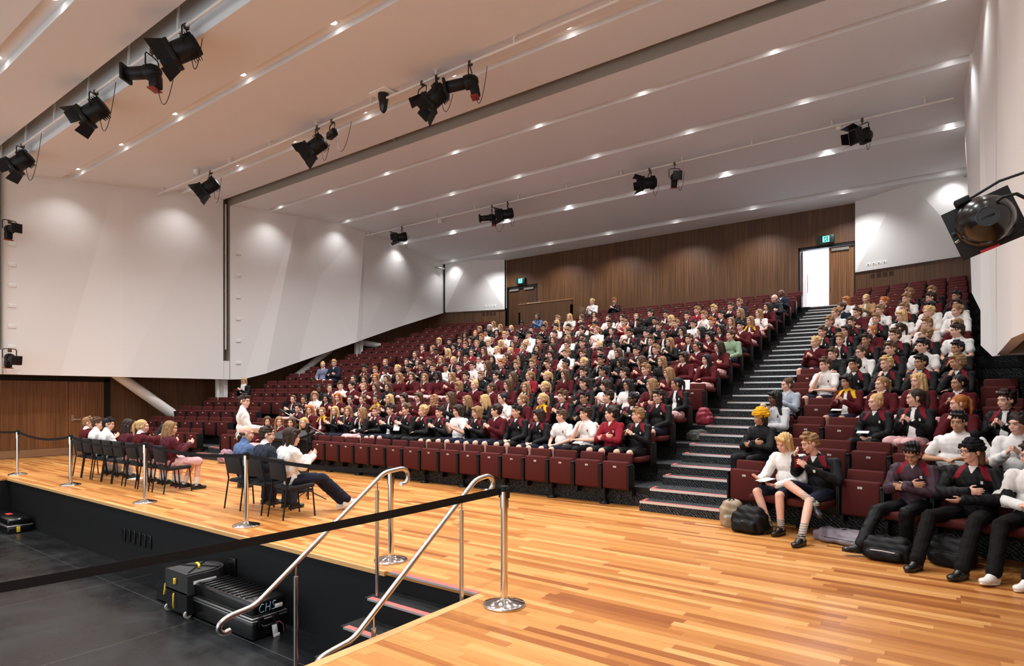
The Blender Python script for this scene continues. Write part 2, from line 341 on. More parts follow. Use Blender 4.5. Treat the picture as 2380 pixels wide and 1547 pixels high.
def wall_quad(g, pts, t, m=0):                       # planar facet with thickness t (vector)
    n = len(pts); V = [Vector(p) for p in pts]+[Vector(p)+Vector(t) for p in pts]
    g.add(V, [tuple(range(n)), tuple(range(2*n-1, n-1, -1))]+[(i, n+i, n+(i+1) % n, (i+1) % n) for i in range(n)], m)
for side, sx in (('left', lambda x: x), ('right', mir)):
    def T(p): return (sx(p[0]), p[1], p[2])
    t = (-.12, 0, 0) if side == 'left' else (.12, 0, 0)
    # timber lined lower wall behind the white panels
    g = G(); xx = sx(-21.5)
    g.box(min(xx, sx(-21.6)), max(xx, sx(-21.6)), -5, 22.9, -.95, 9.2); struct(g, 'wall_'+side, M_WAL)
    # faceted white panels
    g = G(); zt = 9.0
    def F(*pts): wall_quad(g, [T(p) for p in pts], t)
    zb = 2.35
    # near section up to the first slot (behind the camera), then the section between the slots
    F((-20.72, -5, zb), (-20.72, 4.82, zb), (-20.72, 4.82, zt), (-20.72, -5, zt))
    A = {'a': (-20.72, 5.12, zb), 'b': (-20.745, 6.45, zb), 'c': (-20.60, 8.05, zb), 'd': (-20.62, 11.2, zb), 'ta': (-20.72, 5.12, zt), 'tc': (-20.72, 8.05, zt), 'td': (-20.62, 11.2, zt)}
    F(A['a'], A['b'], A['tc'], A['ta']); F(A['b'], A['c'], A['tc']); F(A['c'], A['d'], A['td'], A['tc'])
    g2 = struct(g, 'wall_'+side+'.001' if False else 'wall_'+side+'_panel', M_WHITE)
    g = G()
    B = {'a': (-20.62, 11.46, 2.35), 'a2': (-20.60, 11.95, 2.37), 'b': (-20.48, 12.75, 2.60), 'c': (-20.62, 14.2, 3.08), 'd': (-20.44, 16.9, 4.05), 'd2': (-20.55, 17.3, 4.18), 'e': (-20.62, 19.6, 4.98), 'f': (-20.64, 22.6, 5.95)}
    Tt = {'a': (-20.62, 11.46, zt), 'b': (-20.50, 14.12, zt), 'c': (-20.30, 17.25, zt), 'f': (-20.64, 22.6, zt)}
    m1 = (-20.36, 19.3, 7.9); m2 = (-20.62, 15.2, 6.6); m3 = (-20.60, 21.0, 6.9)
    F(B['a'], B['a2'], Tt['b'], Tt['a']); F(B['a2'], B['b'], Tt['b']); F(B['b'], B['c'], Tt['b']); F(B['c'], B['d'], m2, Tt['b']) if False else None
    F(B['c'], m2, Tt['b']); F(B['c'], B['d'], m2); F(m2, B['d'], Tt['c']); F(m2, Tt['c'], Tt['b'])
    F(B['d'], B['d2'], Tt['c']); F(B['d2'], m1, Tt['c']); F(B['d2'], B['e'], m1); F(B['e'], m3, m1); F(B['e'], B['f'], m3); F(m3, B['f'], Tt['f']); F(m1, m3, Tt['f']); F(m1, Tt['f'], Tt['c'])
    struct(g, 'wall_'+side+'_back_panel', M_WHITE)
    # slots holding the vertical lighting pipes
    g = G()
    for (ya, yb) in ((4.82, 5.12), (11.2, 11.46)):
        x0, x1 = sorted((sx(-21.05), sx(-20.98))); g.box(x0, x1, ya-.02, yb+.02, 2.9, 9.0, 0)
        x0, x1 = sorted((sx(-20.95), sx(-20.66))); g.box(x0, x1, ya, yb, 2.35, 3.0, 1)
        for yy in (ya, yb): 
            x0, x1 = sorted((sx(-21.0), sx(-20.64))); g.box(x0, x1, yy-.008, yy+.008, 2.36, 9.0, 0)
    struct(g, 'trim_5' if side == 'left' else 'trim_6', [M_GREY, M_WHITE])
    # angled rear corner panel, timber below and folded white face above
    a14 = R(14); cx, cy = -17.43, 23.4; ex, ey = -20.64, 22.6
    g = G(); w0 = [T((cx, cy+.0, 3.9)), T((ex, ey, 3.9)), T((ex, ey, 6.0)), T((cx, cy, 6.0))]
    wall_quad(g, w0, (0, .12, 0)); wall_quad(g, [T((ex, ey, 3.9)), T((-21.5, ey-.25, 3.9)), T((-21.5, ey-.25, 6.3)), T((ex, ey, 6.3))], (0, .12, 0))
    wall_quad(g, [T((cx, cy, 4.0)), T((cx, 23.62, 4.0)), T((cx, 23.62, 6.0)), T((cx, cy, 6.0))], (-.06 if side == 'left' else .06, 0, 0))
    struct(g, 'wall_'+side+'_corner', M_WAL)
    def W(u, z, off=0):                              # u from the inner edge (0) to the wall corner (1)
        return T((cx+(ex-cx)*u, cy+(ey-cy)*u-.05-off, z))
    g = G(); tt = (0, .1, 0)
    P0, P1 = W(.0, 5.93), W(1, 5.95); P2, P3 = W(1, 8.52), W(0, 8.34); pk = W(.46, 8.6, .33)
    wall_quad(g, [P0, W(.03, 5.93), pk, P3], tt) if False else None
    mid = W(.10, 5.93, .02)
    wall_quad(g, [P0, P1, pk], tt); wall_quad(g, [P1, P2, pk], tt); wall_quad(g, [P0, pk, P3], tt)
    wall_quad(g, [P3, pk, P2, W(1, 9.0), W(0, 9.0)], tt)
    wall_quad(g, [P0, T((cx, 23.62, 5.93)), T((cx, 23.62, 9.0)), T((cx, cy-.05, 9.0))], (-.05 if side == 'left' else .05, 0, 0))
    struct(g, 'wall_'+side+'_corner_panel', M_WHITE)
    g = G(); x0, x1 = sorted((sx(-20.66), sx(-20.56))); g.box(x0, x1, 22.52, 22.66, 5.9, 8.5)
    struct(g, 'trim_7' if side == 'left' else 'trim_8', M_BLK)
    # lighting pipe with rungs in the slot
    for ya, zb_, nm in ((4.97, 2.2, 'first'), (11.33, 3.4, 'second')):
        p = empty('lighting_pipe', T((-20.70, ya, zb_)))
        tag(p, 'white vertical lighting pipe with rungs in the %s slot of the %s wall' % ('rear' if nm == 'second' else 'front', 'far white' if side == 'left' else 'near white'), 'pipe')
        s0 = -1 if side == 'left' else 1
        G().tube([(0, 0, 0), (0, 0, 8.5-zb_)], .03).obj('pole', M_PIPE, p)
        for i in range(4): G().tube([(0, 0, .7+1.35*i), (s0*.22, -.0, .7+1.35*i)], .018).obj('rung', M_PIPE, p)
# rear timber wall with two door openings
Yb = 23.5
D1 = (-4.48, -2.69); D2 = (-17.43, -15.64)
g = G()
g.box(D2[1], D1[0], Yb, Yb+.25, 4.4, 8.6); g.box(D1[0], D1[1]+.2, Yb, Yb+.25, 7.03, 8.6); g.box(D2[0]-.2, D2[1], Yb, Yb+.25, 7.0, 8.6)
struct(g, 'wall_back', M_WAL)
g = G()
for (a, b) in (D1, D2):
    g.box(a, a+.05, Yb+.02, Yb+.25, 4.75, 7.03, 0); g.box(b-.05, b, Yb+.02, Yb+.25, 4.75, 7.03, 0); g.box(a, b, Yb+.02, Yb+.25, 6.94, 7.03, 0)
struct(g, 'trim_9', M_BLKM)
def leaf(name, x0, x1, y, m, hx):
    d = empty(name, (x0, y, 4.76)); d['kind'] = 'structure'
    G().box(0, x1-x0, 0, .05, 0, 2.17).obj('panel', m, d)
    h = G().tube([(hx, -.05, .75), (hx, -.05, 1.45)], .016); h.tube([(hx, -.05, .8), (hx, .0, .8)], .01); h.tube([(hx, -.05, 1.4), (hx, 0, 1.4)], .01); h.obj('door_handle', M_STEEL, d)
    G().box(.08, .62, -.05, 0, 2.03, 2.12).obj('door_closer', mat('closer_silver', (.3, .28, .26), .4, .5), d)
    return d
leaf('door_1', -3.52, -2.74, Yb+.1, walnut('oak_toned_door', k=1.9), .07)
M_RD = walnut('rear_door_walnut', k=.62); leaf('door_2', -17.38, -16.54, Yb+.1, M_RD, .75); leaf('door_3', -16.53, -15.69, Yb+.1, M_RD, .07)
d = empty('door_4', (-4.42, Yb+.2, 4.76)); d['kind'] = 'structure'; G().box(0, .05, 0, .82, 0, 2.17).obj('panel', walnut('oak_edge', k=1.5), d)
G().tube([(.1, .6, .75), (.1, .6, 1.45)], .014).obj('door_handle', M_STEEL, d)
# bright corridor behind the open door
g = G(); MC = mat('corridor_paint', (.85, .87, .9), .8)
g.box(-6.5, -1.5, 26.6, 26.7, 4.6, 7.8); g.box(-6.6, -6.5, 23.8, 26.7, 4.6, 7.8); g.box(-1.5, -1.4, 23.8, 26.7, 4.6, 7.8)
g.box(-6.5, -1.5, 23.8, 26.7, 7.35, 7.45); g.box(-6.5, -1.5, 23.6, 26.7, 4.6, 4.75)
struct(g, 'wall_corridor', MC)
t_ = empty('downlight', (-3.9, 25.2, 7.35)); tag(t_, 'round corridor downlight seen through the open rear door', 'light')
G().lathe([(.09, -.01), (.13, -.012), (.13, 0)], m=0).obj('rim', M_WHT, t_); G().lathe([(.09, -.012), (.088, -.014)]).obj('lens', M_LENS, t_)
la = bpy.data.lights.new('corridor_lamp', 'AREA'); la.energy = 260; la.size = 1.6; la.color = (.80, .89, 1); lo = bpy.data.objects.new('corridor_lamp', la); COL.objects.link(lo); lo.location = (-4, 25.2, 7.3)

# double door, columns and brace in the far side wall
d = empty('door_5', (-21.48, 6.2, 0)); d['kind'] = 'structure'
g = G(); g.box(0, .04, -1.1, .68, .23, 2.2); g.box(0, .04, .69, 1.62, .23, 2.2); g.obj('panel', M_WALD, d)
g = G(); g.box(0, .045, -1.1, .68, .01, .225); g.box(0, .045, .69, 1.62, .01, .225); g.obj('kick_plate', mat('bronze_kickplate', (.36, .24, .14), .4, .7), d)
g = G(); g.box(-.02, .07, -1.35, -1.1, 0, 2.3); g.box(-.02, .07, 1.62, 1.78, 0, 2.3); g.box(-.02, .07, -1.35, 1.78, 2.2, 2.32); g.obj('frame', M_BLK, d)
g = G(); g.box(.045, .06, .75, .82, 1.0, 1.2); g.tube([(.09, .80, 1.06), (.09, .98, 1.06)], .012); g.obj('door_handle', M_STEEL, d)
b = G().tube([(-21.2, 7.75, 2.7), (-20.95, 11.2, .0)], .16, 20).obj('brace', M_PIPE); tag(b, 'thick white round steel brace slanting down the far timber wall', 'brace')
for x, yy, z0, z1, nm in ((-20.9, 11.25, 0, 2.36, 'pair under the white panel edge'), (-20.95, 17.4, 2, 4.4, 'rising behind the upper rows of the far block')):
    c = G(); c.box(x-.05, x+.05, yy-.16, yy-.06, z0, z1); c.box(x-.05, x+.05, yy+.1, yy+.24, z0, z1); c.box(x-.07, x-.03, yy-.1, yy+.15, z0, z1)
    tag(c.obj('column', M_PIPE), 'white steel column, '+nm, 'column')
for a, b_, r_ in (((-21.2, 12.6, 1.2), (-21.1, 16.6, 4.1), .13), ((-21.2, 17.6, 4.15), (-21.0, 20.6, 3.9), .13)):
    tag(G().tube([a, b_], r_, 16).obj('brace', M_PIPE), 'grey steel brace %s the white panel beside the far seats' % ('rising under' if a[2] < 2 else 'running level below'), 'brace')

# control booth box in front of the rear wall
bt = empty('control_desk', (-13.6, 20.95, 3.8)); tag(bt, 'long walnut control booth in front of the dark rear doors', 'booth')
G().box(-1.3, 1.3, 0, .08, 0, 1.83).obj('front_panel', walnut('booth_walnut', k=.8), bt)
g = G(); g.box(-1.3, -1.22, 0, 1.5, 0, 1.5); g.box(1.22, 1.3, 0, 1.5, 0, 1.62); g.obj('side_panel', walnut('booth_side', k=1.3), bt)
G().box(-1.32, 1.32, -.02, .1, 1.82, 1.85).obj('top', mat('timber_capping', (.36, .19, .08), .4), bt)
tag(G().rbox(-14.6, -13.9, 21.1, 21.5, 5.63, 5.70, .01).obj('mixing_desk', M_STEEL), 'silver mixing desk lying on the booth top', 'desk')

# ------------------------------------------------------------------ exit signs, wall plates
def exit_sign(x, lab):
    e = empty('exit_sign', (x, Yb-.02, 7.2)); tag(e, lab, 'sign')
    G().rbox(-.25, .25, -.09, 0, -.14, .14, .012).obj('housing', mat('exit_green_dark', (.003, .03, .022), .4), e)
    mg = mat('exit_lit', (.1, .9, .7), .5, emit=(.12, 1.0, .72), es=3.0)
    G().box(-.1, .1, -.1, -.088, -.10, .10).obj('diffuser', mg, e)
    g = G(); md = mat('exit_dark_green', (.0, .05, .04), .5)
    def bar(x0, z0, x1, z1, w_):
        dx, dz = x1-x0, z1-z0; L_ = math.hypot(dx, dz); nx, nz = -dz/L_*w_, dx/L_*w_
        g.add([(x0+nx, -.103, z0+nz), (x1+nx, -.103, z1+nz), (x1-nx, -.103, z1-nz), (x0-nx, -.103, z0-nz)], [(0, 1, 2, 3)])
    g.box(-.055, .06, -.102, -.1, -.085, .085)
    g.obj('door_symbol', md, e)
    g = G()
    def bar2(*a): bar(*a)
    for q in ((0, .03, -.01, -.02, .014), (-.01, -.02, .02, -.045, .009), (.02, -.045, .02, -.08, .009), (-.01, -.02, -.04, -.04, .009), (-.04, -.04, -.055, -.03, .008), (0, .03, .03, .005, .007), (0, .03, -.035, .02, .007)): bar2(*q)
    g.lathe([(.015, 0), (.015, .002)], c=(.008, -.103, .055), M=Matrix.Rotation(R(90), 3, 'X'), n=12)
    g.obj('running_figure', mg, e)
exit_sign(-3.58, 'green running-man exit sign above the open bright rear door'); exit_sign(-16.54, 'green running-man exit sign above the dark closed rear doors')
def plates(p, ux, n, lab, dz=0, gap=.16):
    e = empty('socket_panel', p); tag(e, lab, 'socket panel')
    for i in range(n):
        M = Matrix.Translation((ux[0]*gap*i, ux[1]*gap*i, dz*i))@Matrix.Rotation(math.atan2(ux[1], ux[0]), 4, 'Z')
        g = G(); g.rbox(-.06, .06, -.02, 0, -.055, .055, .006, 0, M); g.box(-.025, .0, -.025, -.02, -.02, .03, 1, M); g.obj('socket', [M_WHT, mat('socket_dark', (.1, .1, .14), .4)], e)
def corner_pt(u, side):
    x, y = -17.43+(-20.64+17.43)*u, 23.4+(22.6-23.4)*u-.14; return (x if side == 'L' else mir(x), y)
a = corner_pt(.28, 'L'); plates((a[0], a[1]-.02, 6.1), (.97, .24), 4, 'white wall sockets low on the folded panel by the dark rear doors')
a = corner_pt(.13, 'R'); plates((a[0], a[1]-.02, 6.1), (.97, -.24), 4, 'white wall sockets low on the folded panel by the open rear door')
for yy, nm in ((5.35, 'front'), (11.75, 'rear')):
    for i in range(6):
        z = 2.95+.78*i if yy > 10 else 3.1+.56*i
        o = G().rbox(-.0, .014, -.09, .09, -.055, .055, .005).obj('wall_plate', M_WHT); o.location = (-20.72 if yy < 10 else -20.6, yy, z); 
        tag(o, 'small white wall plate beside the %s slot, %s from the bottom' % (nm, ORD[i]), 'wall plate', 'wall plates on the far white wall')
for i in range(6):
    o = G().rbox(-.06, .06, -.02, 0, -.1, .1, .008).obj('outlet_box', M_BLKG); o.location = (-10.72+.18*i, 4.2, -.45)
    tag(o, 'black outlet box on the stage front, %s of the row of six' % ORD[i], 'outlet', 'outlet boxes on the stage front')
tag(G().rbox(-7.55, -7.40, 4.17, 4.2, -.55, -.32, .008).obj('outlet_box', M_BLKG), 'single black outlet box on the stage front behind the ribbed case', 'outlet')

# ------------------------------------------------------------------ recessed downlights
gr = G().lathe([(.075, .0), (.11, -.004), (.115, .02)], n=20).mesh('rim'); gr.materials.append(M_WHT)
gl = G().lathe([(.078, .004), (.07, -.002)], n=20).mesh('lens'); gl.materials.append(M_LENS)
GRV = ['over the stage front', 'in the second ceiling groove', 'in the third ceiling groove', 'in the fourth ceiling groove', 'in the fifth ceiling groove', 'in the sixth ceiling groove', 'in the rearmost ceiling groove']
for r_, (y, z) in enumerate(DL_ROWS):
    for i, x in enumerate(DL_X):
        e = empty('downlight', (x, y, z-.004)); tag(e, 'recessed round downlight %s, %s from the far white wall' % (GRV[r_], ORD[i]), 'downlight', 'recessed ceiling downlights')
        link('rim', gr, None, e); link('lens', gl, None, e)

# ------------------------------------------------------------------ lighting bars and stage lanterns
def bar_(x0, x1, y, z, zc, lab, step=2.0):
    e = empty('lighting_bar', (x0, y, z)); tag(e, lab, 'lighting bar')
    G().tube([(0, 0, 0), (x1-x0, 0, 0)], .026).obj('pipe', M_PIPE, e)
    x = .35
    while x < x1-x0:
        g = G(); g.tube([(x, 0, 0), (x, 0, zc-z)], .022); g.lathe([(.075, -.015), (.075, 0)], c=(x, 0, zc-z)); g.obj('bracket', M_PIPE, e); x += step
bar_(-20.4, 0.2, 4.95, 7.88, 8.6, 'white lighting bar hung in the deep front ceiling slot', 1.9)
bar_(-20.5, 0.2, 9.0, 8.19, 8.34, 'white lighting bar under the third ceiling board', 1.95)
bar_(-20.4, .0, 17.2, 8.58, 8.755, 'white lighting bar under the sixth ceiling board near the rear', 1.95)
for x, y, z, nm in ((-12.5, 11.33, 8.7, 0), (-1.75, 11.33, 8.75, 1), (-19.0, 4.85, 8.3, 2)):
    g = G(); g.rbox(x-.3, x+.3, y-.1, y+.1, z-.03, z+.03, .01)
    for i in range(6): g.box(x-.25+i*.09, x-.21+i*.09, y-.06, y+.06, z-.034, z-.029, 1)
    tag(g.obj('air_grille', [M_GREY, M_BLK]), 'slotted air grille in the %s' % ('dark ceiling slot above the third bar lanterns' if nm == 0 else 'dark ceiling slot near the top edge' if nm == 1 else 'front ceiling slot by the far wall'), 'grille')

def look(d): 
    return Vector(d).normalized().to_track_quat('-Y', 'Z').to_matrix().to_4x4()
def lantern(kind, loc, zbar, aim, lab, sc=1.0, cable=None):
    e = empty('stage_lantern', loc); tag(e, lab, 'stage light')
    drop = (zbar-loc[2]); Rm = look(aim); Sm = Matrix.Scale(sc, 4)
    yw = math.atan2(-aim[0], aim[1])+math.pi if True else 0
    Y = Matrix.Rotation(math.atan2(aim[0], -aim[1]), 4, 'Z')
    g = G()
    for s_ in (-1, 1): g.tube([Y@Vector((s_*.155*sc, 0, 0)), Y@Vector((s_*.155*sc, 0, .2*sc)), Y@Vector((s_*.13*sc, 0, .235*sc)), (0, 0, .245*sc)], .012, 6)
    g.obj('yoke', M_BLKM, e)
    g = G(); g.tube([(0, 0, .24*sc), (0, 0, drop)], .014, 8); g.rbox(-.03, .03, -.035, .045, drop-.05, drop+.035, .006); g.tube([(-.07, 0, drop-.01), (-.02, 0, drop-.01)], .01, 6)
    g.obj('clamp', mat('brass_hook', (.12, .075, .03), .5, .6), e)
    if kind == 'fresnel':
        g = G(); g.lathe([(.06, .17), (.12, .16), (.135, .10), (.135, -.13), (.12, -.15)], M=Matrix.Rotation(R(-90), 3, 'X').to_4x4().to_3x3(), n=20)
        g.rbox(-.145, .145, -.20, -.14, -.145, .145, .01); g.rbox(-.05, .05, .05, .15, .12, .155, .008)
        for i in range(4): g.box(-.10, .10, .02+.03*i, .03+.03*i, -.145, .145)
        g.obj('body', M_BLKM, e, Rm@Sm)
        for i in range(4):
            q = Matrix.Rotation(i*math.pi/2, 4, 'Y')@Matrix.Translation((0, -.2, .145))@Matrix.Rotation(R(-17 if i % 2 == 0 else -10), 4, 'X')
            w0, w1, L_ = (.135, .165, .19) if i % 2 == 0 else (.12, .10, .17)
            h = G(); v = [(-w0, 0, 0), (w0, 0, 0), (w1, -L_, 0), (-w1, -L_, 0)]; v += [(a_, b_, .004) for a_, b_, c_ in v]
            h.add([q@Vector(p) for p in v], [(0, 1, 2, 3), (7, 6, 5, 4), (0, 4, 5, 1), (1, 5, 6, 2), (2, 6, 7, 3), (3, 7, 4, 0)])
            h.obj('barn_door', M_BLKM, e, Rm@Sm)
    elif kind == 'flood':
        g = G(); g.rbox(-.2, .2, -.07, .07, -.075, .075, .02); g.obj('body', M_BLKM, e, Rm@Sm)
        G().box(-.17, .17, -.075, -.07, -.06, .06).obj('lens', M_BLKG, e, Rm@Sm)
    elif kind == 'profile':
        X = Matrix.Rotation(R(-90), 3, 'X')
        G().lathe([(.05, .0), (.095, .02), (.095, .30), (.08, .33)], M=X, c=(0, -.42, 0), n=18).obj('lens_tube', M_BLKM, e, Rm@Sm)
        g = G(); g.lathe([(.11, 0), (.12, .05), (.12, .12), (.09, .2), (.04, .24)], M=X, c=(0, -.1, 0), n=18); g.rbox(-.08, .08, -.02, .13, -.26, -.05, .03)
        g.obj('lamp_house', M_BLKM, e, Rm@Sm)
        g = G(); g.rbox(-.12, .12, -.45, -.40, -.12, .12, .008); g.obj('filter_frame', M_BLKM, e, Rm@Sm)
        G().rbox(-.1, .1, -.03, .10, -.285, -.265, .006).obj('lamp_cap', mat('red_lamp_cap', (.25, .03, .015), .5), e, Rm@Sm)
    if cable:
        G().tube(cable, .006, 6).obj('cable', M_BLKM, e)
def cab(dx, drop, h=.5):
    P = []
    for i in range(17):
        t = i/16; a = math.pi*t; P.append((.08+dx*(t**1.3), .05, -.05-math.sin(a)**.8*h+(drop-.1)*t*t))
    return P
DN = (0, -.75, -.55)
for x, kd, aim, c_, lb in ((-10.28, 'fresnel', (-.55, -.6, -.45), cab(.35, .2, .35), 'black barn-door lantern highest on the front bar'),
                       (-11.5, 'profile', (-.8, -.5, -.02), cab(.85, .55, .7), 'black profile spotlight with red cap on the front bar'),
                       (-13.98, 'fresnel', (-.6, -.5, -.5), cab(.75, .5, .5), 'black barn-door lantern second from the far wall on the front bar'),
                       (-18.4, 'fresnel', (-.55, -.5, -.55), cab(1.1, .6, .6), 'black barn-door lantern nearest the far wall on the front bar')):
    lantern(kd, (x, 4.95, 7.50), 7.88, aim, lb, 1.3 if kd == 'fresnel' else 1.15, c_)
for x, kd, aim, c_, lb, z in ((-17.24, 'fresnel', (-.5, -.6, -.6), cab(.4, .3, .5), 'lone black barn-door lantern near the far wall on the middle bar', 7.83),
                       (-12.3, 'fresnel', (-.6, -.5, -.6), cab(.3, .1, .35), 'black barn-door lantern behind a small floodlight on the middle bar', 7.80),
                       (-11.75, 'flood', (-.25, -.9, .0), cab(.55, .3, .45), 'small black floodlight beside a barn-door lantern on the middle bar', 7.92),
                       (-8.83, 'flood', (-.2, -.9, 0), None, 'small black floodlight in the cluster of three on the middle bar', 7.90),
                       (-8.42, 'fresnel', (-.55, -.4, -.65), cab(.3, .1, .3), 'black barn-door lantern in the cluster of three on the middle bar', 7.84),
                       (-7.55, 'profile', (-.9, -.5, -.18), cab(.3, .35, .45), 'black profile spotlight with red cap in the cluster of three on the middle bar', 7.86)):
    lantern(kd, (x, 9.0, z-.04), 8.19, aim, lb, {'fresnel': 1.3, 'profile': 1.15, 'flood': 1.0}[kd], c_)
for x, kd, aim, c_, lb in ((-18.0, 'fresnel', (-.8, -.6, -.1), cab(.25, .2, .4), 'lone black lantern nearest the far wall on the rear bar'),
                       (-13.40, 'profile', (-.9, -.5, -.05), cab(.5, .1, .5), 'black profile spotlight of the first pair on the rear bar'),
                       (-12.70, 'fresnel', (-.85, -.5, -.1), cab(.2, .1, .4), 'black barn-door lantern of the first pair on the rear bar'),
                       (-7.40, 'fresnel', (-.8, -.6, -.1), cab(.2, .1, .35), 'black barn-door lantern of the second pair on the rear bar'),
                       (-6.62, 'profile', (.5, -.8, -.2), cab(.2, .3, .4), 'black profile spotlight of the second pair on the rear bar'),
                       (-1.83, 'fresnel', (-.6, -.8, -.15), cab(.1, .1, .3), 'lone black barn-door lantern at the right-hand end of the rear bar')):
    lantern(kd, (x, 17.2, 8.17), 8.58, aim, lb, 1.2 if kd == 'fresnel' else 1.05, c_)
# camera dome under its ceiling plate
e = empty('dome_camera', (-10.0, 9.0, 8.30)); tag(e, 'black pan-tilt camera under a white ceiling plate on the middle bar', 'camera')
G().rbox(-.26, .26, -.2, .2, 0, .03, .01).obj('mounting_plate', M_WHT, e); G().lathe([(.03, -.40), (.075, -.34), (.095, -.2), (.11, -.12), (.12, -.05), (.12, 0)]).obj('body', M_BLKG, e)
for x, y, z, sg, lb in ((-20.45, 21.8, 8.05, -1, 'far'), (mir(-20.45), 22.2, 8.2, 1, 'near')):
    e = empty('security_camera', (x, y, z)); tag(e, 'small silver security camera high in the %s rear corner' % lb, 'camera')
    G().tube([(-.1*sg, 0, 0), (.05*sg, 0, 0)], .05, 12).obj('body', M_STEEL, e); G().tube([(.0, .05, 0), (.1, .45, 0)], .05, 12).obj('bracket', M_STEEL, e)
for x, y, z in ((-17.75, 8.85, 8.25), (-16.3, 17.6, 8.6), (-2.35, 17.3, 8.55)):
    e = empty('smoke_detector', (x, y, z)); tag(e, 'small white ceiling sensor %s' % ('above the lone lantern on the middle bar' if y < 10 else 'beside the lone lantern near the far wall' if x < -10 else 'beside the lone lantern at the right-hand end'), 'sensor')
    G().lathe([(.05, -.06), (.08, -.04), (.08, .08)]).obj('body', M_WHT, e)
# lanterns on the wall pipes
lantern('profile', (-20.35, 5.2, 6.2), 6.4, (1, .1, -.05), 'black profile spotlight on the far wall pipe, upper of two', 1.0)
lantern('profile', (-20.35, 5.2, 2.78), 2.98, (1, .1, -.2), 'black profile spotlight on the far wall pipe, lower of two', 1.0)
# large round lantern close on the near wall
e = empty('stage_lantern', (.14, 4.25, 2.72)); tag(e, 'large round-backed black stage lantern close by the near white wall', 'stage light')
Rm = look((-.03, .97, .10)).copy()@Matrix.Rotation(R(21), 4, 'Y')@Matrix.Scale(.73, 4); X = Matrix.Rotation(R(-90), 3, 'X')
prof = [(.062, .245), (.066, .250), (.075, .243), (.10, .228), (.14, .190), (.168, .13), (.178, .07), (.18, .02), (.19, .015), (.19, -.0), (.178, -.01), (.185, -.02), (.185, -.06)]
G().lathe(prof[::-1], M=X, n=56).obj('body', M_BLKG, e, Rm)
g = G(); g.lathe([(.060, .243), (.05, .20), (.02, .20)], M=X, n=28); g.rbox(-.045, .045, .20, .245, -.016, .010, .004); g.obj('lamp_socket', M_BLKM, e, Rm)
g = G(); g.rbox(-.22, .22, -.11, -.09, -.21, .19, .004); g.rbox(-.16, .16, -.22, -.11, -.15, .15, .01); g.obj('filter_frame', M_BLKM, e, Rm)
g = G(); g.rbox(-.02, .10, -.088, -.07, -.212, -.19, .002); g.obj('tab', mat('red_tab', (.5, .01, .02), .5), e, Rm)
g = G(); g.tube([(.17, -.02, .0), (.215, -.02, .0)], .018); g.tube([(.06, -.04, .20), (-.18, -.04, .235), (-.42, -.02, .20), (-.55, 0, .1), (-.55, 0, -.05), (-.40, 0, -.12), (-.19, -.02, -.17), (-.03, -.02, -.19)], .010, 8); g.obj('yoke', M_BLKM, e, Rm)
G().rbox(.02, .12, -.09, .02, .185, .235, .01).obj('latch', M_BLKM, e, Rm); G().tube([(.195, .02, -.06), (.225, .03, -.07)], .012, 10).obj('knob', M_CHROME, e, Rm)
G().tube([(-.07, .195, .075), (-.12, .23, .085), (-.2, .2, .07), (-.27, .15, -.03), (-.29, .1, -.2), (-.27, .06, -.30), (-.32, .05, -.34), (-.36, .05, -.30)], .012, 8).obj('cable', M_BLKM, e, Rm)

# ------------------------------------------------------------------ figures: closed shapes fused into one continuous surface
def cap_shape(p0, p1, r0, r1, n=12, sq=1.0):
    p0, p1 = Vector(p0), Vector(p1); d = p1-p0; L = d.length; d = d.normalized() if L > 1e-6 else Vector((0, 0, 1))
    up = Vector((0, 0, 1)) if abs(d.z) < .9 else Vector((0, 1, 0)); a = (up-d*up.dot(d)).normalized(); b = d.cross(a)
    rings = []
    for t in (-80, -45, -10): rings.append((p0+d*r0*math.sin(R(t)), r0*math.cos(R(t))))
    for t in (10, 45, 80): rings.append((p1+d*r1*math.sin(R(t)), r1*math.cos(R(t))))
    V = [c+(a*math.cos(2*math.pi*k/n)*sq+b*math.sin(2*math.pi*k/n))*r for c, r in rings for k in range(n)]
    Fc = [(i*n+k, i*n+(k+1) % n, (i+1)*n+(k+1) % n, (i+1)*n+k) for i in range(5) for k in range(n)]
    return V, Fc+[tuple(range(n))[::-1], tuple(range(5*n, 6*n))]
def ell_shape(c, r, M=None, n=14, h=9):
    V = []
    for i in range(1, h):
        t = math.pi*i/h
        for k in range(n):
            p = Vector((r[0]*math.sin(t)*math.cos(2*math.pi*k/n), r[1]*math.sin(t)*math.sin(2*math.pi*k/n), r[2]*math.cos(t)))
            V.append((M@p if M is not None else p)+Vector(c))
    t_ = Vector((0, 0, r[2])); b_ = -t_; V.append((M@t_ if M is not None else t_)+Vector(c)); V.append((M@b_ if M is not None else b_)+Vector(c))
    Fc = [(i*n+k, (i+1)*n+k, (i+1)*n+(k+1) % n, i*n+(k+1) % n) for i in range(h-2) for k in range(n)]
    N = (h-1)*n; Fc += [(N, k, (k+1) % n) for k in range(n)]+[((h-2)*n+(k+1) % n, (h-2)*n+k, N+1) for k in range(n)]
    return V, Fc
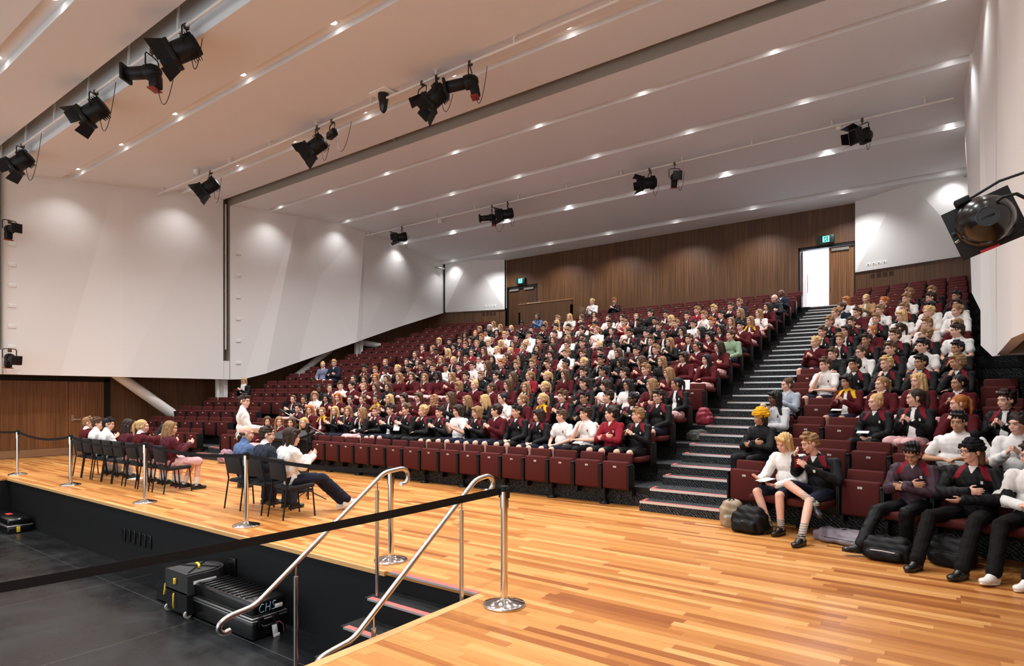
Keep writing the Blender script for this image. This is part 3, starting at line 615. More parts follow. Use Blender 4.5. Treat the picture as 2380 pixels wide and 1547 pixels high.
class B:                                            # a body being modelled
    def __init__(s): s.g = G()
    def c(s, p0, p1, r0, r1=None, sq=1.0): s.g.add(*cap_shape(p0, p1, r0, r0 if r1 is None else r1, sq=sq), 0, True); return s
    def chain(s, P, r):
        for i in range(len(P)-1): s.c(P[i], P[i+1], r[i], r[i+1])
        return s
    def e(s, c, r, M=None): s.g.add(*ell_shape(c, r, M), 0, True); return s
    def fuse(s, name, vox, smooth=3, slots=None, disp=None, nslots=1):
        me = s.g.mesh('tmp', False); o = bpy.data.objects.new('tmp', me); COL.objects.link(o)
        m = o.modifiers.new('r', 'REMESH'); m.mode = 'VOXEL'; m.voxel_size = vox; m.use_smooth_shade = True
        if smooth: q = o.modifiers.new('s', 'SMOOTH'); q.iterations = smooth; q.factor = .5
        dg = bpy.context.evaluated_depsgraph_get(); out = bpy.data.meshes.new_from_object(o.evaluated_get(dg))
        bpy.data.objects.remove(o); bpy.data.meshes.remove(me)
        out.name = name
        nv = len(out.vertices); co = np.empty(nv*3); out.vertices.foreach_get('co', co); co = co.reshape(-1, 3)
        if disp:
            no = np.empty(nv*3); out.vertices.foreach_get('normal', no); no = no.reshape(-1, 3)
            co = co+no*disp(co)[:, None]; out.vertices.foreach_set('co', co.ravel())
        nf = len(out.polygons); idx = np.zeros(nf, dtype=np.int32)
        if slots is not None:
            ce = np.empty(nf*3); out.polygons.foreach_get('center', ce); ce = ce.reshape(-1, 3)
            nn = np.empty(nf*3); out.polygons.foreach_get('normal', nn); idx = slots(ce, nn.reshape(-1, 3)).astype(np.int32)
        out.polygons.foreach_set('material_index', idx); out.polygons.foreach_set('use_smooth', np.ones(nf, dtype=bool)); out.update()
        return out
def V3(*a): return Vector(a)
def rotm(yaw, pitch=0, roll=0): return (Matrix.Rotation(R(yaw), 4, 'Z')@Matrix.Rotation(R(pitch), 4, 'X')@Matrix.Rotation(R(roll), 4, 'Y')).to_3x3()

BASE = dict(pel=(0, .0, .50), waist=(0, .02, .66), chest=(0, .035, .855), neck=(0, .03, .985), head=(0, -.005, 1.135), yaw=0, pitch=6,
            shR=(-.170, .035, .925), shL=(.170, .035, .925), elR=(-.235, -.04, .68), elL=(.235, -.04, .68), wrR=(-.09, -.25, .60), wrL=(.09, -.25, .60),
            hdR=(.75, -.6, -.1), hdL=(-.75, -.6, -.1), hnR=(0, 0, -1), hnL=(0, 0, -1),
            hipR=(-.09, -.02, .50), hipL=(.09, -.02, .50), knR=(-.13, -.44, .52), knL=(.13, -.44, .52), anR=(-.13, -.42, .10), anL=(.13, -.42, .10),
            ftR=(-.03, -1, 0), ftL=(.03, -1, 0), wide=1.0)
POSES = dict(lap={}, clap=dict(elR=(-.215, -.05, .69), elL=(.215, -.05, .69), wrR=(-.065, -.25, .80), wrL=(.065, -.25, .80), hdR=(.42, -.55, .72), hdL=(-.42, -.55, .72), hnR=(1, .2, -.3), hnL=(-1, .2, -.3)),
             cross=dict(elR=(-.23, -.10, .68), elL=(.23, -.10, .68), wrR=(.02, -.19, .755), wrL=(-.02, -.205, .715), hdR=(.95, -.05, .1), hdL=(-.95, .05, .05), hnR=(0, 1, 0), hnL=(0, 1, 0)),
             chin=dict(elR=(-.17, -.19, .66), wrR=(-.05, -.17, .89), hdR=(.15, .35, .9), hnR=(.4, .9, 0), elL=(.22, -.08, .67), wrL=(.0, -.22, .68), hdL=(-.9, -.2, -.05)))
def pose(**k):
    d = dict(BASE); d.update(k); return {a: (Vector(b) if isinstance(b, tuple) else b) for a, b in d.items()}
def Hm(P): return Matrix.Translation(P['head'])@rotm(P['yaw'], P['pitch'], P.get('roll', 0)).to_4x4()@Matrix.Scale(1.07, 4)

def hand(b, w, d, n, side, curl=.35, s=1.0):
    d = d.normalized(); n = (n-d*n.dot(d)).normalized(); l = d.cross(n)*(1 if side == 'R' else -1)   # l points towards the thumb side
    M = Matrix((l, d, n)).transposed()
    b.e(w+d*.048*s, (.040*s, .052*s, .017*s), M)
    for i, L in enumerate((.066, .074, .069, .054)):
        o = (.028-.0187*i)*s; p0 = w+d*(.082-.004*abs(i-1.3))*s+l*o; c1 = curl*(.6+.25*i)
        d1 = (d*math.cos(c1*.6)+n*math.sin(c1*.6)+l*(.09-.06*i)).normalized(); p1 = p0+d1*L*.52*s
        d2 = (d*math.cos(c1*1.9)+n*math.sin(c1*1.9)).normalized(); p2 = p1+d2*L*.48*s
        b.c(p0-d*.01, p1, .0088*s, .0080*s); b.c(p1, p2, .0080*s, .0066*s)
    t0 = w+d*.022*s+l*.028*s; t1 = t0+(d*.6+l*.62+n*.35).normalized()*.042*s; t2 = t1+(d*.9+l*.12+n*.25).normalized()*.032*s
    b.c(t0, t1, .0125*s, .0100*s); b.c(t1, t2, .0098*s, .0078*s)
def head_parts(b, H, female=False):
    Rh = H.to_3x3()
    def p(x, y, z): return H@Vector((x, y, z))
    j = .92 if female else 1.0
    b.e(p(0, .018, .032), (.074, .092, .083), Rh); b.e(p(0, -.018, -.028), (.058*j, .070, .078), Rh)
    b.e(p(0, -.050, -.088), (.030*j, .030, .024), Rh); b.e(p(0, -.02, -.066), (.050*j, .055, .035), Rh)
    b.e(p(0, -.070, .030), (.048, .020, .020), Rh); b.c(p(0, -.085, .006), p(0, -.0965, -.024), .0070, .0105); b.e(p(0, -.089, -.030), (.016, .011, .008), Rh)
    for s in (-1, 1):
        b.e(p(s*.074, .012, -.008), (.010, .020, .031), Rh@Matrix.Rotation(R(s*12), 3, 'Z')); b.e(p(s*.036, -.060, -.026), (.022, .022, .026), Rh)
    b.e(p(0, -.083, -.056), (.024, .012, .010), Rh)
def body_mesh(P, vox=.0095, female=False, name='body', legs=True, arm_r=1.0, curl=.35, bulk=1.0):
    b = B(); W = P['wide']; H = Hm(P); head_parts(b, H, female)
    b.c(P['neck'], H@Vector((0, .012, -.06)), .058*(.9 if female else 1), .050*(.9 if female else 1)); b.c(P['neck']+V3(-.05, 0, -.02), P['neck']+V3(.05, 0, -.02), .048)
    torso(b, P, 0, bulk)
    for s in 'RL':
        sh, el, wr = P['sh'+s], P['el'+s], P['wr'+s]
        b.c(sh, el, .045*arm_r, .038*arm_r); b.c(el, el.lerp(wr, .35), .038*arm_r, .037*arm_r); b.c(el.lerp(wr, .35), wr, .037*arm_r, .025*arm_r)
        b.c(wr, wr+P['hd'+s].normalized()*.03, .024, .024)
        hand(b, wr, P['hd'+s], P['hn'+s], s, curl)
        if legs:
            hp, kn, an = P['hip'+s], P['kn'+s], P['an'+s]
            b.c(hp, kn, .082*bulk, .056); b.c(kn, kn.lerp(an, .35), .055, .054); b.c(kn.lerp(an, .35), an, .054, .036)
            f = P['ft'+s].normalized(); up = V3(0, 0, 1) if abs(f.z) < .8 else V3(1, 0, 0); u = (up-f*up.dot(f)).normalized()
            b.c(an-u*.01, an-u*.03+f*.03, .034, .032); b.c(an-u*.045-f*.015, an-u*.058+f*.12, .028, .022)
    return b.fuse(name, vox, 3)
def torso(b, P, d, bulk=1.0):
    W = P['wide']; ch, wa, pe = P['chest'], P['waist'], P['pel']
    ax = (P['neck']-P['waist']).normalized(); M = Vector((0, 0, 1)).rotation_difference(ax).to_matrix()
    b.e(ch, (.155*W+d, .098*bulk+d, .165+d*.5), M); b.e(wa, (.135*W*bulk+d, .098*bulk+d, .15), M); b.e(pe+V3(0, 0, .02), (.150*W+d, .108*bulk+d, .11+d), None)
    b.c(P['shR'], P['shL'], .050+d*.8); b.c(P['shR'].lerp(P['neck'], .75), P['shL'].lerp(P['neck'], .75), .050+d*.8)
    b.c(P['shR'], P['chest']+V3(-.07, .02, -.06), .050+d, .06+d); b.c(P['shL'], P['chest']+V3(.07, .02, -.06), .050+d, .06+d); b.c(P['chest']+V3(-.07*W, -.01, .02), P['chest']+V3(.07*W, -.01, .02), .078*bulk+d)
def top_mesh(P, vox=.0105, long=True, name='top', bulk=1.0, d=.021, crop=None, jacket=True, loose=1.15, hem=0):
    b = B(); torso(b, P, d, bulk)
    if jacket: b.c(P['neck']+V3(0, .006, -.015), P['neck']+V3(0, -.002, .040), .070, .062)       # stand-up collar
    if hem: b.e(P['pel']+V3(0, -.03, .0), (.17*P['wide']+d, .15, .09))
    for s in 'RL':
        sh, el, wr = P['sh'+s], P['el'+s], P['wr'+s]
        if long:
            b.c(sh, el, .050+d*loose, .042+d*loose); b.c(el, wr, .042+d*loose, .030+d*.6*loose)
        else:
            q = sh.lerp(el, .62); b.c(sh, q, .050+d*.8, .052+d*.7)
    N = P['neck']; C = P['chest']; fy = Vector((0, -1, 0))
    def slots(ce, nn):
        x = ce[:, 0]-N.x*0; y = ce[:, 1]; z = ce[:, 2]-N.z          # relative to the neck base
        xr = ce[:, 0]-(N.x+(C.x-N.x)*np.clip(-z/.13, 0, 2)); front = (nn[:, 1] < -.05)
        idx = np.zeros(len(x), dtype=int)
        pan = (nn[:, 1] < .35) & (np.abs(xr) > .060-.50*z) & (np.abs(xr) < .122-.42*z) & (z > -.125) & (z < .03)
        idx[pan] = 2
        wdt = np.clip(.018-.10*z, .0, .062)
        idx[front & (np.abs(xr) < wdt) & (z < .01) & (z > -.42)] = 3
        rad = np.hypot(xr, y-N.y)
        idx[(rad < .074) & (z > .004)] = 4
        idx[front & (z > -.060) & (np.abs(xr) < .033+.50*z) & (z < .02)] = 1
        idx[(rad < .056) & (z > .03)] = 1
        idx[front & (np.abs(xr-.088) < .011) & (np.abs(z+.150) < .016)] = 5
        return idx
    wr_ = lambda co: .0035*np.sin(co[:, 2]*34+co[:, 0]*27+2.2*np.sin(co[:, 0]*22+co[:, 1]*31))+.0022*np.sin(co[:, 0]*75+co[:, 2]*48+2*np.sin(co[:, 1]*40))
    return b.fuse(name, vox, 6, slots, disp=wr_)
def bottom_mesh(P, kind='trousers', vox=.011, name='bottom', bulk=1.0, d=.014):
    b = B(); b.e(P['pel']+V3(0, 0, .015), (.155*P['wide']+d, .115*bulk+d, .105+d))
    for s in 'RL':
        hp, kn, an = P['hip'+s], P['kn'+s], P['an'+s]
        if kind == 'trousers':
            b.c(hp, kn, .084*bulk+d, .060+d); b.c(kn, an+V3(0, 0, .01), .060+d, .052+d)
        elif kind == 'shorts': b.c(hp, hp.lerp(kn, .80), .086*bulk+d, .070+d)
        else: b.c(hp, hp.lerp(kn, .97), .088*bulk+d, .078+d)
    if kind == 'skirt':
        k = P['knR'].lerp(P['knL'], .5); b.c(P['pel']+V3(0, -.06, .01), P['pel'].lerp(k, .95), .095, .07); b.e(P['pel'].lerp(k, .55), (.17, .20, .07))
    return b.fuse(name, vox, 3, disp=lambda co: .0028*np.sin(co[:, 1]*29+co[:, 0]*37+2.5*np.sin(co[:, 2]*24+co[:, 1]*11))+.0015*np.sin(co[:, 2]*60+co[:, 0]*70))
def shoe_mesh(P, s, vox=.009, white=False, name='shoe'):
    b = B(); an = P['an'+s]; f = P['ft'+s].normalized(); up = V3(0, 0, 1) if abs(f.z) < .8 else V3(1, 0, 0)
    u = (up-f*up.dot(f)).normalized(); a = an-u*.045
    l = f.cross(u); M = Matrix((l, f, u)).transposed()
    b.e(a-f*.030-u*.008, (.041, .052, .042), M); b.e(a+f*.05-u*.012, (.047, .095, .040), M); b.e(a+f*.125-u*.018, (.049, .070, .030), M); b.e(a+f*.035+u*.016, (.043, .058, .036), M); b.c(a-u*.005, a+u*.050, .041, .043)
    b.e(a+f*.050-u*.044, (.050, .150, .011), M)
    def sl(ce, nn):
        h = (ce-np.array(a))@np.array(u); return (h < -.040).astype(int)
    return b.fuse(name, vox, 2, sl)
def sock_mesh(P, s, h=.16, vox=.010, name='sock'):
    b = B(); an, kn = P['an'+s], P['kn'+s]; d = (kn-an).normalized(); b.c(an-d*.02, an+d*h, .042, .047)
    return b.fuse(name, vox, 2, disp=lambda co: .004*np.sin(co[:, 2]*260))
# hair in the frame of the head
def hair_mesh(style, vox=.009):
    b = B(); dis = None
    def shell(k=1.0, f=0): b.e((0, .026, .044), (.083*k, .096*k, .084*k)); b.e((0, .05, -.005), (.076*k, .062*k, .075*k))
    if style == 's':
        shell(1.0); b.c((-.045, -.055, .098), (.05, -.060, .094), .024, .020); b.c((-.03, -.01, .125), (.03, .0, .125), .026); dis = lambda co: .0035*np.sin(co[:, 0]*190+co[:, 1]*60)+.003*np.sin(co[:, 2]*150)
    elif style == 'm':
        shell(1.06); b.c((-.05, -.060, .085), (.055, -.063, .075), .026, .024)
        for s in (-1, 1): b.c((s*.070, -.005, .04), (s*.078, .005, -.085), .030, .022); b.c((s*.055, .05, .0), (s*.06, .055, -.11), .035, .026)
        b.c((0, .075, 0), (0, .075, -.11), .045, .032); dis = lambda co: .0035*np.sin(co[:, 0]*160+co[:, 1]*130)
    elif style == 'c':
        shell(1.02); rng = np.random.RandomState(3)
        for i in range(46):
            v = rng.normal(size=3); v /= np.linalg.norm(v)
            if v[2] < -.55 or (v[1] < -.35 and v[2] < .45): continue
            b.e((v[0]*.088, .03+v[1]*.092, .045+v[2]*.085), (.021,)*3)
        dis = lambda co: .004*np.sin(co[:, 0]*240)*np.sin(co[:, 1]*230)*np.sin(co[:, 2]*220)
    elif style in 'lK':
        shell(1.03); 
        for s in (-1, 1):
            b.chain([V3(s*.052, -.052, .085), V3(s*.075, -.030, .03), V3(s*.080, -.012, -.06), V3(s*.083, -.030, -.17), V3(s*.078, -.052, -.27)], [.022, .026, .027, .028, .016])
            b.chain([V3(s*.062, .04, .0), V3(s*.078, .04, -.12), V3(s*.075, .045, -.26)], [.038, .034, .02])
        b.chain([V3(0, .08, 0), V3(0, .095, -.12), V3(0, .10, -.28)], [.055, .05, .03]); dis = lambda co: .004*np.sin(co[:, 0]*170+co[:, 1]*120+np.sin(co[:, 2]*30))
    elif style in 'pn':
        shell(.985)
        if style == 'p': b.e((0, .118, .065), (.026, .024, .026)); b.chain([V3(0, .118, .06), V3(.01, .142, .02), V3(.012, .138, -.08), V3(.01, .118, -.19)], [.022, .026, .024, .010])
        else: b.e((0, .095, .105), (.040, .038, .038))
        for s in (-1, 1): b.c((s*.070, -.02, .03), (s*.077, -.018, -.045), .010, .006)
        dis = lambda co: .0025*np.sin(co[:, 0]*220+co[:, 2]*50)
    elif style == 'b':
        b.c((-.062, .03, -.005), (.062, .03, -.005), .026); b.e((0, .062, -.005), (.062, .048, .034)); b.e((0, .058, .0), (.075, .045, .03))
    elif style == 'a':
        b.e((0, .024, .052), (.086, .097, .078)); b.e((0, -.09, .062), (.062, .055, .008))
    elif style == 'h':
        b.e((0, .028, .035), (.093, .103, .097)); b.e((0, .03, -.06), (.085, .085, .07)); b.e((0, .0, -.13), (.105, .095, .05)); b.c((-.05, -.055, -.10), (.05, -.055, -.10), .032)
        b.c((-.062, -.02, .07), (-.07, -.03, -.06), .024); b.c((.062, -.02, .07), (.07, -.03, -.06), .024); b.c((-.05, -.04, .098), (.05, -.04, .098), .022); dis = lambda co: .003*np.sin(co[:, 2]*110+co[:, 0]*40)
    elif style == 'w':
        b.e((0, .020, .052), (.092, .103, .095)); b.c((-.06, -.05, .05), (.06, -.05, .05), .030); b.c((-.07, .06, .03), (.07, .06, .03), .034); dis = lambda co: .004*np.sin(co[:, 0]*150)*(co[:, 2] > .02)+.0035*np.sin(co[:, 2]*200)
    return b.fuse('hair', vox, 2, None, dis)
def face_mesh():
    g = G()
    for s in (-1, 1):
        g.add(*ell_shape((s*.031, -.0765, .004), (.0135, .0085, .0065), None, 12, 8), 0, True)
        g.add(*ell_shape((s*.031, -.0835, .004), (.0058, .0030, .0058), None, 10, 6), 1, True)
        g.add(*cap_shape((s*.018, -.0905, .0265), (s*.046, -.0790, .0285), .0030, .0018, 6), 2, True)
        g.add(*cap_shape((s*.020, -.0865, .0105), (s*.043, -.0765, .0095), .0022, .0018, 6), 1, True)
    g.add(*ell_shape((0, -.0945, -.0565), (.021, .0050, .0038), None, 12, 6), 3, True); g.add(*ell_shape((0, -.0940, -.0630), (.017, .0048, .0042), None, 12, 6), 3, True)
    return g.mesh('face', False)
FACE = face_mesh()
HAIR = {}
def hair(st):
    if st not in HAIR: HAIR[st] = hair_mesh(st, .0085)
    return HAIR[st]
GL = G()
for s in (-1, 1): GL.tube([(s*.032+.024*math.cos(t*math.pi/6), -.097, .002+.018*math.sin(t*math.pi/6)) for t in range(13)], .0017, 5, cap=False); GL.tube([(s*.056, -.097, .006), (s*.078, -.02, .008)], .0017, 5)
GL.tube([(-.008, -.098, .006), (.008, -.098, .006)], .0017, 5); GLASSES = GL.mesh('glasses'); GLASSES.materials.append(M_BLKG)

def sk(n, c): return mat('skin_'+n, c, .55, noise=.06, nscale=25, spec=.35)
SKIN = dict(p=sk('fair', (.74, .43, .32)), t=sk('tan', (.48, .25, .15)), d=sk('dark', (.13, .060, .034)), T=sk('tan', (.48, .25, .15)))
def hm(n, c): return mat('hair_'+n, c, .62, noise=.35, nscale=90, spec=.3)
HC = dict(k=hm('black', (.010, .008, .008)), d=hm('dark_brown', (.030, .016, .010)), b=hm('brown', (.085, .042, .020)), f=hm('fair', (.27, .150, .065)), y=hm('blond', (.55, .36, .15)), r=hm('ginger', (.38, .125, .028)), g=hm('grey', (.45, .42, .38)))
HCN = dict(k='black', d='dark brown', b='brown', f='fair', y='blond', r='ginger', g='grey')
STN = dict(s='short {} hair', m='{} chin-length hair', c='curly {} hair', l='long {} hair', p='{} ponytail', n='{} hair bun', b='bald head', a='dark cap', h='tan headscarf', w='beanie')
def fab(n, c, r=.85, **k): return mat(n, c, r, bump=.15, bscale=260, spec=.2, **k)
F_BLK = fab('black_jacket', (.0055, .0055, .006), .62); F_MAR = fab('maroon_knit', (.085, .0075, .011)); F_PAN = fab('crimson_panel', (.19, .012, .022)); F_WHT = fab('white_shirt', (.80, .78, .75))
F_RED = fab('bright_maroon_fleece', (.24, .012, .022)); F_NVY = fab('navy_cloth', (.012, .014, .030)); F_GOLD = fab('gold_scarf', (.75, .45, .02)); F_TAN = fab('camel_coat', (.42, .25, .12)); F_GRN = fab('sage_green_top', (.24, .34, .22))
F_GRY = fab('grey_blue_shawl', (.38, .43, .50), noise=.25, nscale=14); F_BLU = fab('blue_shirt', (.10, .155, .29)); F_SUIT = fab('charcoal_suit', (.030, .034, .048)); F_PLUM = fab('plum_jacket', (.050, .026, .038), .55)
F_CHK = fab('navy_white_pattern', (.20, .22, .32), noise=.9, nscale=28); F_SOCK = fab('grey_sock', (.36, .33, .29)); F_SCAR = fab('tan_headscarf', (.38, .19, .10)); F_BN = fab('mustard_knit', (.72, .36, .012)); F_GHD = fab('grey_hoodie', (.55, .57, .58)); F_DEN = fab('denim_blue', (.13, .22, .40))
M_LEA = mat('black_shoe_leather', (.010, .010, .010), .25); M_SOLE = mat('shoe_sole', (.012, .012, .012), .6); M_WSH = mat('white_canvas_shoe', (.78, .75, .70), .7)
M_EYE = mat('eye_white', (.75, .72, .68), .3); M_IRIS = mat('eye_dark', (.02, .012, .01), .3); M_LIP = mat('lips', (.50, .17, .14), .5)
#            main, collar, panel, front, inner collar, logo
OUT = dict(J=(F_BLK, F_WHT, F_PAN, F_BLK, F_BLK, F_WHT), M=(F_MAR, F_WHT, F_MAR, F_MAR, F_WHT, F_MAR), W=(F_WHT,)*5+(F_PAN,), C=(F_BLK, F_WHT, F_PAN, F_WHT, F_BLK, F_WHT), K=(F_BLK, F_BLK, F_BLK, F_BLK, F_BLK, F_BLK),
           R=(F_RED, F_WHT, F_RED, F_RED, F_RED, F_WHT), G=(F_MAR, F_GOLD, F_GOLD, F_WHT, F_GOLD, F_MAR), N=(F_NVY, F_WHT, F_NVY, F_NVY, F_BLU, F_NVY), Y=(F_TAN, F_WHT, F_TAN, F_WHT, F_TAN, F_TAN), T=(F_GRN,)*6,
           S=(F_NVY, F_GHD, F_NVY, F_GHD, F_GHD, F_NVY), B=(F_BLU, F_SUIT, F_SUIT, F_SUIT, F_SUIT, F_SUIT), P=(F_GRY, F_WHT, F_GRY, F_GRY, F_WHT, F_GRY), V=(F_GHD, F_WHT, F_BLK, F_GHD, F_BLK, F_PAN), X=(F_CHK, F_WHT, F_CHK, F_CHK, F_WHT, F_CHK))
ON = dict(J='black jacket with crimson shoulder panels', M='maroon jumper over white collar', W='white polo shirt', C='open black jacket over white shirt', K='plain black jacket', R='bright crimson fleece', G='maroon jumper with gold scarf',
          N='navy top', Y='camel coat', T='sage green top', S='navy jacket and grey scarf', B='navy vest over blue sleeves', P='grey blue shawl', V='grey hoodie under black vest', X='navy and white patterned shirt')
PG = {}
YAWS = (-50, -25, 0, 25, 50)
def proto(kind, *key):
    k = (kind,)+key
    if k not in PG:
        if kind == 'body': PG[k] = body_mesh(pose(**POSES[key[0]], yaw=key[1]), .0095)
        elif kind == 'top': PG[k] = top_mesh(pose(**POSES[key[0]]), .0105, key[1], jacket=True)
        elif kind == 'bottom': PG[k] = bottom_mesh(pose(), key[0])
        elif kind == 'shoe': PG[k] = shoe_mesh(pose(), key[0], .010)
        elif kind == 'sock': PG[k] = sock_mesh(pose(), key[0])
    return PG[k]
def bottom_kind(st, top, rnd):
    if st in 'lpnh': return 'skirt' if top in 'MWGC' else 'trousers'
    return 'shorts' if rnd < .7 else 'trousers'
def dress(o, mats):
    for i, m in enumerate(mats):
        if i >= len(o.material_slots): o.data.materials.append(m)
        if o.material_slots[i].material != m: o.material_slots[i].link = 'OBJECT'; o.material_slots[i].material = m
def ensure(me, n):
    while len(me.materials) < n: me.materials.append(None)
def part(name, me, mats, parent, mw=None):
    ensure(me, len(mats)); o = bpy.data.objects.new(name, me); COL.objects.link(o); o.parent = parent
    if mw is not None: o.matrix_local = mw
    for i, m in enumerate(mats): o.material_slots[i].link = 'OBJECT'; o.material_slots[i].material = m
    return o
def face_on(e, H, hc, skin):
    e = [c for c in e.children if c.name.startswith('body')][0]
    part('face', FACE, (M_EYE, M_IRIS, HC[hc] if hc in HC else HC['d'], M_LIP), e, H)
def hair_on(e, H, st, hc, sc=1.0):
    m = {'h': F_SCAR, 'w': F_BN, 'a': F_BLK}.get(st, HC[hc])
    o = part({'h': 'headscarf', 'w': 'beanie', 'a': 'cap'}.get(st, 'hair'), hair(st), (m,), e, H@Matrix.Scale(sc, 4))
    return o
COUNT = 0
def audience(loc, rz, code, lab, group, far=False, posek=None):
    global COUNT
    st, hc, top, skn = code[0], code[1], code[2], code[3]
    rnd = random.random(); COUNT += 1
    ang = math.degrees(math.atan2(-11.0-loc[0], 6.8-loc[1]))       # heading to the speaker, measured from +Y
    yaw = ((180-ang-math.degrees(rz)*0) % 360)                     # local forward is -Y
    want = -((ang-180+180) % 360-180) if False else None
    hx, hy = -11.0-loc[0], 6.8-loc[1]
    y = math.degrees(math.atan2(hx, -hy))-math.degrees(rz); y = y*.75+random.gauss(0, 10); y = max(-50, min(50, y))
    yk = min(YAWS, key=lambda a: abs(a-y)); pk = posek or random.choice(('lap', 'lap', 'clap', 'clap', 'clap', 'cross', 'chin'))
    e = empty('person', loc, rz+R(max(-12, min(12, y*.2)))); sc = random.uniform(.955, 1.03)*(.97 if st in 'lpnh' else 1.0); e.scale = (sc, sc, sc)
    e['label'] = lab; e['category'] = 'person'; e['group'] = group
    H = Hm(pose(yaw=yk))
    part('body', proto('body', pk, yk), (SKIN[skn],), e)
    face_on(e, H, hc, skn); h = hair_on(e, H, st, hc, 1.10 if st == 'w' else 1.0)
    if random.random() < .1 or code in ('pkBt',): 
        q = link('glasses', GLASSES, None, e, H)
    long = not (top == 'W' and random.random() < .8)
    part('jacket' if top in 'JCKRSVN' else 'shirt' if top in 'WTX' else 'jumper', proto('top', pk, long), OUT[top], e)
    bk = bottom_kind(st, top, rnd)
    part(bk, proto('bottom', bk), (M_GING if bk == 'skirt' else F_NVY if rnd < .5 else F_BLK,), e)
    if not far:
        for s in 'RL':
            part('shoe', proto('shoe', s), (M_LEA, M_SOLE), e); part('sock', proto('sock', s), (F_SOCK,), e)
    if st == 'w': 
        part('hair', hair('m'), (HC['d'],), e, H@Matrix.Scale(.90, 4))
        b = B(); b.e((0, .06, .16), (.042,)*3); part('pompom', b.fuse('pompom', .009, 1, None, lambda co: .006*np.sin(co[:, 0]*300)*np.sin(co[:, 2]*280)), (fab('cream_fur', (.55, .45, .30)),), e, H)
    return e

def hero(name, loc, rz, P, st, hc, skn, outfit, bottom, bmat, lab, group=None, longs=True, vox=.0065, shoe='leather', glasses=False, bulk=1.0, cat='person', sock=None, hairscale=1.0, jacket=True, logo=True, loose=1.25, topname='jacket', curl=.35, scale=1.0, socks_h=.16, hairmat=None, hem=0):
    e = empty('person', loc, rz); e.scale = (scale,)*3; tag(e, lab, cat, group)
    H = Hm(P); fem = st in 'lpn' or name == 'f'
    b = body_mesh(P, vox, fem, bulk=bulk, curl=curl); part('body', b, (SKIN[skn],), e)
    face_on(e, H, hc if hc else 'd', skn)
    h = part({'h': 'headscarf', 'w': 'beanie'}.get(st, 'hair'), hair_mesh(st, .006), (hairmat or HC[hc],), e, H@Matrix.Scale(hairscale, 4))
    if glasses: link('glasses', GLASSES, None, e, H)
    part(topname, top_mesh(P, vox*1.15, longs, bulk=bulk, jacket=jacket, loose=loose, hem=hem), outfit, e)
    part(bottom, bottom_mesh(P, bottom, vox*1.2, bulk=bulk), (bmat,), e)
    for s in 'RL':
        ms = (M_LEA, M_SOLE) if shoe == 'leather' else (M_WSH, M_WSH)
        part('shoe', shoe_mesh(P, s, .007), ms, e)
        if sock: part('sock', sock_mesh(P, s, socks_h, .008), (sock,), e)
    return e
